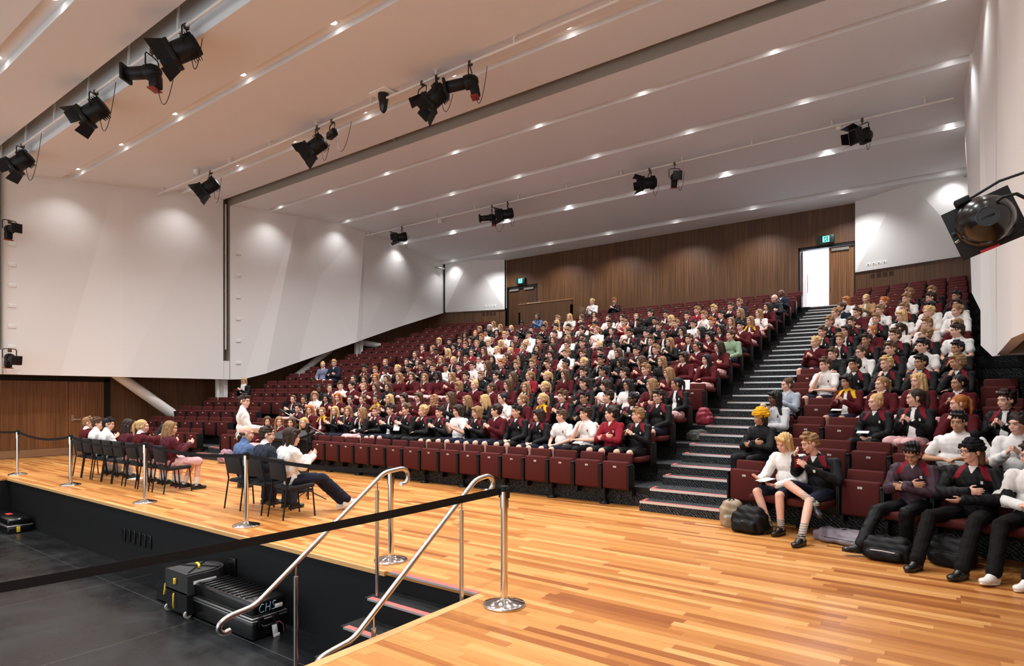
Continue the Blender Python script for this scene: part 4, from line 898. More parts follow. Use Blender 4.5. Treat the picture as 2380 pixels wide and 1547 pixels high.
PEOPLE = 'M2:0sdJp 1ckJd 2sdJp 3skJt 4sbJp 5pyGp 6pfMp 7nkWp 8lyKp 9lfKp 10lbCp 11hfMt 12mbMp 13mdMp 14lyKp 15pdGt 16nbCp 17pdCp 18lrMp 19lkMt 20mfWp 21pkCt 22pbCp;M1:0sfJp 1cdRp 2sdWp 3sbWp 4mdJp 5skJp 6cdMp 7mfJp 8mdWp 9sdJp 10cyJp 11cbJp 12sdCp 13sfJp 14lfCp 15lfJp 16lyJp 17pfGp 18lrMp 19cdJp;R8:0sfJp 1sbJp 2sfJp 3myWp 4cyWp 5cfWp;M5:0lkMp 1mdMt 2lfKp 3lbMp 4lkKt 5skCt 6cyJp 7skJt 8sbJp 9sfJp 10sfJp 11srJp 12lbCp 13sdWp 14sdMp 15skWt 16sbJp 17skJt 18skMt 19cyJp 20skWd 21sfJp 22skJt;R6:0cyMp 1sfCp 2sdJt 3sbJp 4cfJp 5sdWp;M10:0lfWp 1lfKp 2sdJp 3sfWp 4sdJp 5lyMp 6skJt 7skKd 8sfRp 9skKt 10skCt 11skWt 12sdKp 13skWp 14skJt 15sdJp 17mdMp 18ldMp 19skWt 20nrKp 21ldMt;R7:0sbCp 1mdCp 2nrMp 3pdWp 4sfWp 5lfMp;M6:0ldMp 1pkMt 3sfJp 4sdJp 5lbKp 6sdMp 7sbJp 8sfWp 9mdMp 10skJt 11ldKp 12pbJp 13ldKp 14pkWp 15pdMt 16pyCp 17lfMp 18sbJp 19pbMp 20pdJp 22pfMp;M9:0lfGp 1lfMp 2srJp 3sdWp 4sfJp 5sbKp 7lrWp 8pdJp 9pfWp 10cdJp 11sfMp 12sdJp 14adWp 15skJp 16syWp 17skJp 18srKp 19mdJp 20sbJp 21sdKp 22myMp;M7:0cbTp 1mkMp 2sbCp 3lfKp 4sbCp 6lkWp 7nyMp 8sbJp 9sbJp 10ldJp 11lbCp 12cfJp 13pyMp 14pyWp 15lbMp 16pbRp 17lbCp 18lyMp 19skMd 21pbJp;M11:0ldMp 2sbJp 3syJp 4sfRp 6skCp 7sdKp 8pfCp 9ldWp 10pdWp 11pfGp 12pbMp 14lyGp 15lfMp 17skJd 18pyMp 19lfMp 20mgKp 21mfKp;M4:1lfMp 2sfJp 3sdJp 4skJt 5sdJp 6lbMp 7pyKp 8pfRp 9lbJp 10cdMp 11sfKp 12sdJp 13lfMp 14lkMd 15lfMp 16lbMp 17lfMp 18lbKp 19lrMp 20lbMp 21pdMp;R10:0cbSp 2crMp 3sfWp 4sdMp 5skCt;M12:0bfKp 2sfNp 12lbMp 13lbMp 14lyWp 15sfJp 21lfWp;L6:1syNp 2nyPp;R2:0mkVd 3nyJp 4pdCp 5prMp 6sdCp;R9:0cfWp 1sbMp 2sfWp 3sfJp 4mkWt 5mdWp;R11:0mrWp 1pyYp 3sfJp 4sfJp;M3:0pkCt 1lfMp 2lkWt 3mdWp 4sdJp 6pyJp 7lfCp 8lbMp 9pbMt 10nyMp 11mfMt 16lbKp 17lbMp 18pfMp 19cdMp 20sbWp 21pbCp 22ckKd;R5:1sbKp 2cbWp 3sbJp 4skWp 5skJt;M8:0skMp 1lkMt 2lkMp 3ldMp 4pkCt 5skCp 6sdCt 9sdKp 10lfWp 11lbMp 12sbJp 13pyWp 14lbRp 15lyMp 16syWp 17cfJp 18sfKp 19mkMp 21lfMp 22ndMp;R3:0nbPp 2mkGt 3pfMp 4lyMp 5pkMt;R1:0wbKt 5skWT;R4:1sbWp 2skJt 3syJp 4skJt 5sfJt;M0:16lyKp 17lbKp 18lfMp 19lbMp;M13:0bkNd 18pkBt;L4:5myKp;M15:13srJp 15cyWp'

# ------------------------------------------------------------------ auditorium seats
SEG = {'0': 'abcdef', '1': 'bc', '2': 'abged', '3': 'abgcd', '4': 'fgbc', '5': 'afgcd', '6': 'afgedc', '7': 'abc', '8': 'abcdefg', '9': 'abcdfg'}
def digits(g, txt, x, y, z, h, m):
    w_ = h*.55; t = h*.09
    for i, ch in enumerate(txt):
        x0 = x+(i-len(txt)/2)*w_*1.45+w_*.2
        for s in SEG[ch]:
            a = {'a': (0, h-t, w_, h), 'g': (0, h/2-t/2, w_, h/2+t/2), 'd': (0, 0, w_, t), 'b': (w_-t, h/2, w_, h), 'c': (w_-t, 0, w_, h/2), 'f': (0, h/2, t, h), 'e': (0, 0, t, h/2)}[s]
            g.box(x0+a[0], x0+a[2], y-.0015, y, z+a[1], z+a[3], m)
def seat_parts(occ):
    P = []
    g = G()
    if occ: g.rbox(-.222, .222, -.40, .10, .36, .455, .03)
    else: g.rbox(-.224, .224, 0, .105, .275, .715, .028)
    P.append(('seat', g.mesh('seat'), [M_SEAT]))
    g = G(); M = Matrix.Translation((0, .165, .40))@Matrix.Rotation(R(-5), 4, 'X'); g.rbox(-.215, .215, -.035, .035, 0, .435, .025, 0, M); P.append(('backrest', g.mesh('backrest'), [M_SEAT]))
    g = G(); g.rbox(-.22, .22, .19, .225, .22, .78, .008)
    for s in (-1, 1):
        x0, x1 = sorted((s*.229, s*.2542)); g.rbox(x0, x1, -.02, .20, .26, .655, .006); g.rbox(x0, x1, -.10 if occ else -.045, .16, .640, .672, .006); g.box(x0, x1, .10, .26, .16, .27)
    P.append(('frame', g.mesh('frame'), [M_BLKM]))
    return P
SP = {False: seat_parts(False), True: seat_parts(True)}
PL = {}
def plate(n):
    if n not in PL:
        g = G(); g.box(-.026, .026, -.003, .002, .618, .646, 0); digits(g, '%02d' % n, 0, -.003, .6235, .017, 1); me = g.mesh('number_plate'); me.materials.append(M_PLATE); me.materials.append(M_INK); PL[n] = me
    return PL[n]
gp = G(); gp.tube([(0, 0, 0), (0, 0, .28)], .035, 10); gp.lathe([(.085, 0), (.08, .03), (.04, .06), (.035, .065)]); PED = gp.mesh('pedestal'); PED.materials.append(M_BLKM)
PPL = {}
for blk in PEOPLE.split(';'):
    h, r_ = blk.split(':')
    for q in r_.split():
        i = 0
        while q[i].isdigit(): i += 1
        PPL[(h[0], int(h[1:]), int(q[:i]))] = q[i:]
HERO_SEATS = {('R', 0, 1), ('R', 0, 2), ('R', 0, 4), ('R', 0, 5), ('R', 0, 6), ('R', 1, 6)}
ROWS = []
def seatpos(b, k, n):
    if b == 'M': return (-4.37-.509*n, 8.78+PITCH*k, RISE*k), 0.0
    if b == 'L': p = sideline('L', k, -17.7-.49*n); return (p[0], p[1], RISE*k), R(14)
    p = sideline('R', k, -2.4+.49*n); return (p[0], p[1], RISE*k), R(-14)
for k in range(16):
    for n in range(24):
        if k >= 14 and n > 15: continue
        ROWS.append(('M', k, n))
    for n in range(7 if k < 5 else 6): ROWS.append(('L', k, n)); ROWS.append(('R', k, n))
BN = dict(M='middle block', L='far block', R='near block'); FR = dict(M='stairs beside the near block', L='aisle', R='stairs')
def depth(p): return (p[0]*-.5885+p[1]*.8085)
SL = []
for (b, k, n) in ROWS:
    p, rz = seatpos(b, k, n); occ = (b, k, n) in PPL or (b, k, n) in HERO_SEATS
    SL.append(((1 if (occ and k > 0 and n > 0) else 0), depth(p), b, k, n, p, rz, occ))
SL.sort(key=lambda s: (s[0], s[1]))
EMPTY_N = 0
rest = G()
for i, (_, dd, b, k, n, p, rz, occ) in enumerate(SL):
    if i < 300:
        e = empty('auditorium_seat', p, rz)
        lab = '%s maroon tip-up seat, %s %s row, %s from the %s' % ('lowered' if occ else 'folded', BN[b], ORD[k], ORD[n], {'M': 'near stairs', 'L': 'far aisle', 'R': 'near stairs'}[b])
        tag(e, lab, 'seat', 'maroon seats in the '+BN[b])
        for nm, me, ms in SP[occ]:
            if not me.materials: me.materials.append(ms[0])
            q = link(nm, me, None, e)
            if nm == 'seat' and not occ: link('number_plate', plate({'R': 51+n, 'M': 34-n, 'L': 7-n}[b]), None, q)
        if k == 0 and n % 2 == 0: link('pedestal', PED, None, e, Matrix.Translation((-.2545, .15, 0)))
    else:
        M = Matrix.Translation(p)@Matrix.Rotation(rz, 4, 'Z')
        for nm, me, ms in SP[occ]:
            rest.add([M@v.co for v in me.vertices], [tuple(q.vertices) for q in me.polygons], 1 if nm == 'frame' else 0, True)
ro = rest.obj('auditorium_seats', [M_SEAT, M_BLKM], fix=False); tag(ro, 'remaining maroon seats filling the upper rows under and behind the audience', 'seat', 'maroon seats in the rear rows', 'stuff')

# ------------------------------------------------------------------ the audience
def alabel(b, k, n, c):
    hair_ = STN[c[0]].format(HCN.get(c[1], 'dark'))
    return '%s, %s, %s %s row, %s from %s' % (hair_, {'J': 'black crimson jacket', 'M': 'maroon jumper', 'W': 'white shirt', 'C': 'open black jacket', 'K': 'black jacket', 'G': 'gold scarf'}.get(c[2], ON[c[2]]), BN[b], ORD[k], ORD[n], {'M': 'stairs', 'L': 'aisle', 'R': 'stairs'}[b])
SPECIAL = {('R', 1, 0): 'person in black coat and mustard pompom beanie sitting beside the stairs', ('R', 2, 0): 'person with dark braids and grey hoodie sitting beside the stairs', ('R', 3, 0): 'person in grey blue shawl clapping beside the stairs',
           ('L', 4, 5): 'woman with fair hair, black jacket and white scarf clapping in the far block', ('L', 6, 1): 'man in navy jacket and blue shirt clapping in the far block', ('L', 6, 2): 'woman in navy and white patterned shirt in the far block',
           ('M', 13, 0): 'bald person in navy top by the top of the stairs', ('M', 12, 0): 'bald man in black jumper near the top of the stairs', ('M', 15, 15): 'person with curly blond hair in white shirt beside the walnut booth', ('M', 15, 13): 'person with ginger hair and black jacket against the rear timber wall',
           ('M', 13, 18): 'woman in navy vest and blue sleeves standing before the walnut booth', ('R', 11, 1): 'woman in camel coat and glasses near the top of the near block', ('R', 1, 5): 'large person in white polo shirt, second row of the near block'}
for (b, k, n), c in PPL.items():
    if (b, k, n) == ('L', 6, 1): c = 'syNp'
    p, rz = seatpos(b, k, n)
    if (b, k, n) in SPECIAL: lab = SPECIAL[(b, k, n)]
    else: lab = 'student, '+alabel(b, k, n, c)
    far = not (k <= 1 or n == 0 or (b == 'R' and k < 4))
    if (b, k, n) == ('L', 6, 2): c = 'nyXp'
    if (b, k, n) == ('R', 1, 5):
        P = pose(wide=1.32, elR=(-.34, -.04, .68), elL=(.34, -.04, .68), shR=(-.20, .03, .905), shL=(.20, .03, .905), wrR=(-.08, -.27, .70), wrL=(.08, -.27, .72), pitch=4, yaw=-8)
        hero('m', p, rz, P, 's', 'k', 't', OUT['W'], 'trousers', F_BLK, lab, 'audience in the near block', False, .0085, bulk=1.35, topname='shirt', loose=1.5)
        continue
    audience(p, rz, c, lab, 'audience in the '+BN[b], far, {('R', 3, 0): 'clap', ('M', 1, 8): 'clap'}.get((b, k, n)))

# ------------------------------------------------------------------ people in the front of the near block
def RS(x, y=None, k=0):
    p = sideline('R', k, x); return (p[0], p[1]+(y or 0), RISE*k)
P = pose(head=(-.02, -.05, 1.13), yaw=-14, pitch=22, roll=8, elR=(-.26, -.08, .68), elL=(.24, -.08, .67), wrR=(-.20, -.34, .66), wrL=(.03, -.33, .60), hdR=(-.25, -.9, .25), hnR=(.3, 0, .9), hdL=(-.9, -.3, -.05), hnL=(0, 0, 1),
         knR=(-.19, -.44, .50), knL=(.12, -.46, .49), anR=(-.02, -.46, .11), anL=(.16, -.50, .10), ftR=(.1, -1, -.1), ftL=(-.1, -1, 0), hipR=(-.09, -.02, .48))
hero('m', RS(-1.80), R(-14), P, 'm', 'y', 'p', OUT['W'], 'shorts', F_NVY, 'student with long blond hair, white polo and navy shorts reading near the stairs', topname='shirt', vox=.006, sock=F_SOCK, socks_h=.09, jacket=True, curl=.5)
P = pose(head=(-.07, -.10, 1.15), yaw=-42, pitch=18, chest=(-.02, 0, .85), neck=(-.03, -.02, .97), elR=(-.22, -.16, .78), elL=(.27, -.10, .70), wrR=(-.17, -.30, .98), wrL=(-.02, -.30, .86), hdR=(.25, -.35, .8), hdL=(-.55, -.45, .6), hnR=(1, .2, 0), hnL=(-1, .2, 0),
         hipR=(-.09, -.02, .50), knR=(-.20, -.42, .64), anR=(.16, -.50, .46), ftR=(.75, -.45, -.45), hipL=(.09, -.02, .50), knL=(.10, -.50, .47), anL=(.17, -.86, .10), ftL=(-.08, -1, 0), shR=(-.18, -.01, .91), shL=(.18, .03, .91))
hero('m', RS(-1.40), R(-14), P, 's', 'f', 'p', OUT['J'], 'shorts', F_NVY, 'student with short fair hair in black and crimson jacket, bare legs crossed', vox=.006, sock=F_SOCK, socks_h=.17, bulk=1.05)
P = pose(head=(0, -.06, 1.10), yaw=0, pitch=34, **POSES['cross'], hipR=(-.09, -.04, .48), knR=(-.22, -.48, .46), anR=(-.26, -.82, .13), ftR=(-.8, -.6, .05), shR=(-.175, .02, .905), shL=(.175, .02, .905), knL=(.06, -.46, .47), anL=(.03, -.36, .10))
OP = (F_PLUM, F_WHT, F_PAN, F_PLUM, F_BLK, F_WHT)
hero('m', RS(-.37), R(-14), P, 's', 'k', 't', OP, 'trousers', F_BLK, 'student with black hair in plum jacket, arms crossed, looking down', vox=.006, sock=F_BLK, bulk=1.02, loose=1.3)
P = pose(head=(-.01, -.03, 1.16), yaw=-38, pitch=6, elR=(-.29, -.10, .68), elL=(.31, -.08, .68), wrR=(.0, -.24, .75), wrL=(-.02, -.29, .66), hdR=(.95, -.1, .1), hnR=(0, 1, 0), hdL=(-.85, -.35, -.2), hnL=(0, .6, .8), shR=(-.19, .03, .92), shL=(.19, .03, .92), wide=1.12,
         knR=(-.25, -.56, .49), anR=(-.24, -.98, .10), knL=(.15, -.58, .50), anL=(.14, -1.0, .10), ftR=(-.25, -1, 0), ftL=(-.35, -1, 0), hipR=(-.10, -.04, .48), hipL=(.10, -.04, .48))
e = hero('m', RS(.17), R(-14), P, 'w', 'b', 'p', OUT['J'], 'trousers', mat('dark_brown_trouser', (.0065, .005, .005), .85, bump=.1, spec=.15), 'student in black pompom beanie and glasses, black and crimson jacket, arms folded', vox=.006, sock=F_BLK, bulk=1.12, glasses=True, hairmat=fab('black_knit', (.008, .008, .009)), loose=1.6)
b_ = B(); b_.e((0, .06, .165), (.045,)*3); part('pompom', b_.fuse('pompom', .008, 1, None, lambda co: .006*np.sin(co[:, 0]*300)*np.sin(co[:, 2]*280)), (MATS['black_knit'],), e, Hm(P))
b_ = B(); b_.c((.05, .06, -.02), (.06, .05, -.12), .035, .025); b_.c((-.05, .06, -.02), (-.06, .05, -.10), .03, .02); part('hair', b_.fuse('hair', .007, 1), (HC['b'],), e, Hm(P))
P = pose(head=(-.02, -.02, 1.15), yaw=-20, elR=(-.27, -.08, .68), wrR=(-.05, -.26, .66), wrL=(.05, -.26, .7), wide=1.05, knR=(-.16, -.56, .49), anR=(-.13, -.96, .10), knL=(.16, -.56, .5), anL=(.12, -.93, .10), ftR=(-.3, -1, .1), ftL=(-.4, -1, 0))
hero('m', RS(.66), R(-14), P, 's', 'd', 'p', (F_WHT,)*6, 'trousers', MATS['dark_brown_trouser'], 'person in white sweater and white trainers at the end of the front row', vox=.007, shoe='white', topname='shirt', loose=1.5)
P = pose(**POSES['clap'], yaw=-30)
hero('m', RS(.60, k=1), R(-14), P, 'c', 'd', 'p', (F_WHT,)*6, 'trousers', F_BLK, 'person with curly dark hair in white sweater at the end of the second row', vox=.008, topname='shirt')
# pale scarf for the woman in the far block
p_, r_ = seatpos('L', 4, 5); sc_ = B(); sc_.c((-.05, -.02, 1.0), (.05, -.02, 1.0), .06); sc_.c((-.03, -.08, .98), (-.05, -.11, .74), .04, .045); sc_.c((.04, -.08, .97), (.05, -.11, .72), .04, .045)
for o in S.objects:
    if o.get('label') == SPECIAL[('L', 4, 5)]: part('scarf', sc_.fuse('scarf', .01, 2), (F_WHT,), o)

# ------------------------------------------------------------------ stage chairs and the people on them
def chair_parts():
    P = []
    g = G(); M = Matrix.Translation((0, -.02, .445))@Matrix.Rotation(R(-3), 4, 'X'); g.rbox(-.225, .225, -.21, .21, -.028, .028, .02, 0, M); P.append(('seat', g.mesh('seat'), M_SF))
    g = G(); M = Matrix.Translation((0, .235, .70))@Matrix.Rotation(R(-9), 4, 'X'); g.rbox(-.215, .215, -.022, .022, -.155, .165, .02, 0, M); P.append(('backrest', g.mesh('backrest'), M_SF))
    for s in (-1, 1):
        P.append(('leg', G().tube([(s*.215, .275, .86), (s*.215, .205, .47), (s*.225, .27, .0)], .012, 8).mesh('leg'), M_BLKM))
        P.append(('leg', G().tube([(s*.215, .19, .43), (s*.215, -.19, .43), (s*.225, -.225, .0)], .012, 8).mesh('leg'), M_BLKM))
    for q in P: q[1].materials.append(q[2])
    return P
M_SF = mat('black_chair_fabric', (.008, .008, .009), .9, bump=.1, bscale=300)
CHP = chair_parts()
def chair(x, y, rz, lab, grp):
    e = empty('stage_chair', (x, y, 0), rz); tag(e, lab, 'chair', grp)
    for nm, me, m in CHP: link(nm, me, None, e)
CX = [-15.45, -14.95, -14.4, -13.9, -13.4, -12.8, -12.25, -11.65]
CL = ['under the student half hidden at the far end', 'under the curly-haired student in white', 'under the dark-haired student in white', 'standing empty in the student row', 'under the student with long black hair', 'under the blond ponytail', 'under the student leaning forward', 'nearest the microphone in the student row']
for x, l in zip(CX, CL): chair(x, 5.38, R(180), 'black padded stacking chair '+l, 'black chairs of the student row on stage')
for x, l in ((-9.02, 'under the bald man in blue shirt'), (-8.45, 'under the man in charcoal suit'), (-7.84, 'under the woman in white top')): chair(x, 5.31, R(180+(-6 if x > -8 else 0)), 'black padded stacking chair '+l, 'black chairs of the three adults')
SEATD = dict(pel=(0, .02, .54), waist=(0, .06, .70), chest=(0, .08, .87), neck=(0, .06, 1.015), head=(0, .02, 1.165), hipR=(-.09, 0, .53), hipL=(.09, 0, .53), knR=(-.11, -.40, .52), knL=(.11, -.40, .52), anR=(-.10, -.36, .10), anL=(.10, -.36, .10), shR=(-.165, .06, .94), shL=(.165, .06, .94), elR=(-.23, -.02, .70), elL=(.23, -.02, .70), wrR=(-.08, -.25, .64), wrL=(.08, -.25, .64))
def sp(**k): d = dict(SEATD); d.update(k); return pose(**d)
CLP = dict(elR=(-.21, -.04, .74), elL=(.21, -.04, .74), wrR=(-.06, -.30, .86), wrL=(.06, -.30, .84), hdR=(.35, -.65, .6), hdL=(-.35, -.65, .6), hnR=(1, .2, -.3), hnL=(-1, .2, -.3))
ST = [(0, 's', 'f', 'M', 'shorts', -30, 'student with short fair hair in maroon jumper at the far end of the stage row'), (1, 'c', 'b', 'W', 'shorts', -35, 'student with curly brown hair in white shirt in the stage row'),
      (2, 's', 'k', 'W', 'shorts', -40, 'student with short black hair in white shirt in the stage row'), (4, 'l', 'd', 'M', 'skirt', -35, 'student with long dark hair in maroon blazer in the stage row'),
      (5, 'p', 'y', 'M', 'skirt', -30, 'student with long blond ponytail and maroon jumper in the stage row'), (6, 'l', 'k', 'M', 'skirt', -10, 'student with dark hair and maroon jumper leaning forward in the stage row'),
      (7, 'l', 'f', 'M', 'skirt', -40, 'student with long fair hair, maroon blazer and pink checked skirt clapping on stage')]
F_BLZ = fab('maroon_blazer', (.085, .014, .022))
for i, st_, hc, top, bk, yw, lab in ST:
    kw = dict(yaw=yw); 
    if i in (6,): kw.update(head=(0, -.16, 1.08), neck=(0, -.08, .97), chest=(0, .0, .85), pitch=20)
    if i in (4, 5, 6, 7, 1): kw.update(CLP)
    if i == 7: kw.update(knR=(-.08, -.44, .52), anR=(-.08, -.40, .10), knL=(.12, -.44, .50), anL=(.12, -.28, .12))
    out = OUT[top] if i not in (4, 7) else (F_BLZ, F_BLZ, F_BLZ, F_WHT, F_WHT, F_BLZ)
    hero('m', (CX[i], 5.36, 0), R(180), sp(**kw), st_, hc, 'p', out, bk, M_GING if bk == 'skirt' else F_NVY, lab, 'students seated on the stage', top != 'W', .0085, sock=F_SOCK if bk == 'shorts' else F_WHT, socks_h=.12, topname='jumper' if top == 'M' else 'shirt', hem=1 if i == 7 else 0)
hero('m', (-9.02, 5.30, 0), R(180), sp(yaw=-30, wide=1.1, **CLP), 'b', 'd', 'p', (F_BLU, F_BLU, F_BLU, F_BLU, F_BLU, F_BLU), 'trousers', F_NVY, 'bald man in blue shirt sitting on stage, seen from behind', None, True, .0075, bulk=1.15, topname='shirt', hairmat=HC['b'])
hero('m', (-8.45, 5.30, 0), R(180), sp(yaw=-35), 's', 'd', 'p', (F_SUIT, F_WHT, F_SUIT, F_SUIT, F_WHT, F_SUIT), 'trousers', F_SUIT, 'man with short dark hair in charcoal suit sitting on stage', None, True, .0075, bulk=1.05, hem=1)
hero('f', (-7.84, 5.30, 0), R(176), sp(yaw=-20, head=(0, -.0, 1.15), **CLP, knR=(-.06, -.46, .52), anR=(-.20, -.80, .16), knL=(.10, -.44, .52), anL=(-.10, -.76, .12), ftR=(-.25, -1, .25), ftL=(-.2, -1, .1)), 'm', 'd', 'p', (F_WHT,)*6, 'trousers', F_NVY,
     'woman with dark bob, white top and navy trousers sitting on stage', None, True, .0075, topname='shirt', shoe='white', loose=1.7, hairscale=1.08, bulk=1.03)
# the speaker standing at the lectern, back to the camera
P = pose(pel=(0, 0, .98), waist=(0, .0, 1.13), chest=(0, -.0, 1.33), neck=(0, -.0, 1.50), head=(0, -.03, 1.655), yaw=-40, pitch=4, shR=(-.185, 0, 1.42), shL=(.185, 0, 1.42), elR=(-.22, -.10, 1.16), elL=(.25, -.05, 1.15), wrR=(-.16, -.38, 1.12), wrL=(.12, -.36, 1.05),
         hdR=(.1, -1, .1), hdL=(-.4, -.9, .0), hnR=(1, 0, 0), hnL=(-.3, 0, -1), hipR=(-.09, 0, .95), hipL=(.09, 0, .95), knR=(-.10, -.03, .52), knL=(.10, -.03, .52), anR=(-.11, .02, .10), anL=(.11, .02, .10))
hero('m', (-11.15, 6.45, 0), R(150), P, 's', 'd', 'p', OUT['W'], 'trousers', F_BLK, 'standing speaker in white shirt holding a sheet at the lectern, seen from behind', None, True, .0075, topname='shirt', bulk=1.05, loose=1.4)
def sheet(name, loc, rot, w_, h_, lab, cat, m=None):
    g = G(); g.box(-w_/2, w_/2, -h_/2, h_/2, -.0012, .0012); o = g.obj(name, m or M_PAPER); o.location = loc; o.rotation_euler = [R(a) for a in rot]; tag(o, lab, cat); return o
sheet('paper_sheet', (-10.66, 6.68, 1.14), (20, -10, 150), .15, .21, 'white sheet of paper in the hand of the standing speaker', 'paper')
sheet('booklet', (-1.99, 8.36, .665), (8, 0, -30), .15, .21, 'white booklet lying on the lap of the blond student', 'booklet')
e = empty('lectern', (-9.9, 6.62, 0), R(8)); tag(e, 'black lectern with slanted top beside the standing speaker', 'lectern')
G().rbox(-.28, .28, -.18, .18, .06, .95, .02).obj('body', M_BLK, e); M = Matrix.Translation((0, 0, 1.03))@Matrix.Rotation(R(14), 4, 'X'); G().rbox(-.42, .42, -.26, .26, -.03, .03, .015, 0, M).obj('top', M_BLKM, e); G().rbox(-.34, .34, -.24, .24, 0, .06, .01).obj('base', M_BLK, e)
e = empty('microphone_stand', (-8.87, 6.3, 0)); tag(e, 'black microphone stand with long boom in front of the lectern', 'microphone stand')
g = G(); g.tube([(0, 0, 0), (0, 0, 1.25)], .014, 8); g.obj('pole', M_BLKM, e)
for a in (30, 150, 270): G().tube([(0, 0, .16), (.32*math.cos(R(a)), .32*math.sin(R(a)), .01)], .010, 6).obj('leg', M_BLKM, e)
G().tube([(-.66, 0, 1.465), (.43, 0, 1.13)], .009, 8).obj('boom', M_CHROME, e); g = G(); g.rbox(-.03, .03, -.03, .03, 1.14, 1.30, .01); g.obj('clutch', M_BLKM, e)
g = G(); g.tube([(-.66, 0, 1.465), (-.80, 0, 1.51)], [.012, .022], 10); g.tube([(-.80, 0, 1.51), (-.83, 0, 1.52)], [.030, .020], 10); g.obj('microphone', M_BLKM, e)

# ------------------------------------------------------------------ barrier posts and belts
PO = [(-16.92, 4.47), (-14.09, 4.56), (-10.77, 4.53), (-7.73, 4.52), (-4.85, 4.47), (-3.05, 4.08)]
PN = ['nearest the far doors', 'behind the far end of the student row', 'in front of the student row', 'in front of the three adults', 'behind the left stair rail', 'nearest the camera beside the stair rail']
g = G(); g.lathe([(.175, 0), (.178, .006), (.176, .020), (.165, .026), (.10, .043), (.045, .058), (.038, .062)], n=48); PB = g.mesh('base'); PB.materials.append(M_CHROME)
g = G(); g.lathe([(.030, .05), (.030, .86)], n=24); PP = g.mesh('pole'); PP.materials.append(M_CHROME)
g = G(); g.lathe([(.037, .82), (.037, .955)], n=24); PC = g.mesh('belt_cassette'); PC.materials.append(M_CHROME)
g = G(); g.lathe([(.038, .955), (.039, .985), (.036, 1.0)], n=24); g.rbox(-.045, -.034, -.02, .02, .90, .99, .003); g.rbox(.034, .045, -.02, .02, .90, .99, .003); PT = g.mesh('cap'); PT.materials.append(M_BLKM)
for (x, y), nm in zip(PO, PN):
    e = empty('barrier_post', (x, y, 0)); tag(e, 'chrome belt barrier post '+nm, 'barrier post', 'chrome belt barrier posts')
    for n_, m_ in (('base', PB), ('pole', PP), ('belt_cassette', PC), ('cap', PT)): link(n_, m_, None, e)
def belt(a, b, sag, lab, h=.048, n=24):
    a, b = Vector(a), Vector(b); d = (b-a); d.z = 0; d.normalize(); t = Vector((-d.y, d.x, 0))*.0012; g = G(); V = []
    for i in range(n+1):
        u = i/n; p = a.lerp(b, u); p.z -= sag*4*u*(1-u)
        for s1 in (-1, 1):
            for s2 in (-1, 1): V.append(p+Vector((0, 0, s1*h/2))+t*s2)
    F_ = []
    for i in range(n): k = i*4; F_ += [(k, k+4, k+6, k+2), (k+1, k+3, k+7, k+5), (k, k+1, k+5, k+4), (k+2, k+6, k+7, k+3)]
    g.add(V, F_, 0, False); tag(g.obj('barrier_belt', M_TAPE), lab, 'barrier belt', 'black barrier belts')
BL = ['black barrier belt sagging before the far double doors', 'black barrier belt behind the far half of the student row', 'black barrier belt behind the near half of the student row', 'black barrier belt behind the three adults']
for i in range(4):
    a, b_ = PO[i], PO[i+1]; dx = Vector((b_[0]-a[0], b_[1]-a[1], 0)).normalized()*.042
    belt((a[0]+dx.x, a[1]+dx.y, .955), (b_[0]-dx.x, b_[1]-dx.y, .955), (.10, .10, .07, .05)[i], BL[i])
belt((-20.9, 4.3, .955), (PO[0][0]-.042, PO[0][1], .955), .05, 'black barrier belt running from the far wall to the first post')
belt((-5.05, .40, .53), (PO[5][0]-.036, PO[5][1]-.02, .955), .03, 'broad black barrier belt crossing the pit in the foreground', .062, 32)

# ------------------------------------------------------------------ stair handrails
def rail(x, pts, posts, lab):
    e = empty('handrail', (x, 3.2, -.92)); tag(e, lab, 'handrail'); inv = Matrix.Translation((-x, -3.2, .92))
    q = []
    for i, p in enumerate(pts):
        p = Vector((x, *p)); 
        if 0 < i < len(pts)-1:
            a = Vector((x, *pts[i-1])); c = Vector((x, *pts[i+1])); ra = min(.06, (a-p).length*.4); rc = min(.06, (c-p).length*.4)
            A, C_ = p+(a-p).normalized()*ra, p+(c-p).normalized()*rc
            for t in (0, .25, .5, .75, 1): q.append((A.lerp(p, t)).lerp(p.lerp(C_, t), t))
        else: q.append(p)
    G().tube(q, .0225, 16).obj('rail', M_STEEL, e, inv)
    for (y, z0, z1) in posts:
        g = G(); g.tube([(x, y, z0), (x, y, z1-.10)], .019, 14); g.tube([(x, y, z1-.10), (x, y, z1)], .007, 8); g.obj('post', M_STEEL, e, inv)
RP = [(4.30, .865), (4.36, .86), (4.405, .91), (4.395, .985), (4.33, 1.025), (4.08, 1.005), (2.71, .075), (2.50, .055), (2.425, .02), (2.42, -.035), (2.46, -.065), (2.51, -.055)]
rail(-4.52, RP, [(3.99, -.187, .94), (3.09, -.92, .32)], 'brushed steel handrail on the pit side of the stage steps, hooked ends')
RP2 = [(4.35, .885), (4.41, .88), (4.455, .93), (4.445, .99), (4.38, 1.025), (4.20, 1.005), (2.83, .02), (2.60, -.005), (2.53, -.03), (2.52, -.09), (2.56, -.12), (2.61, -.11)]
rail(-3.46, RP2, [(4.01, -.187, .86), (3.02, -.76, .14)], 'brushed steel handrail on the camera side of the stage steps')

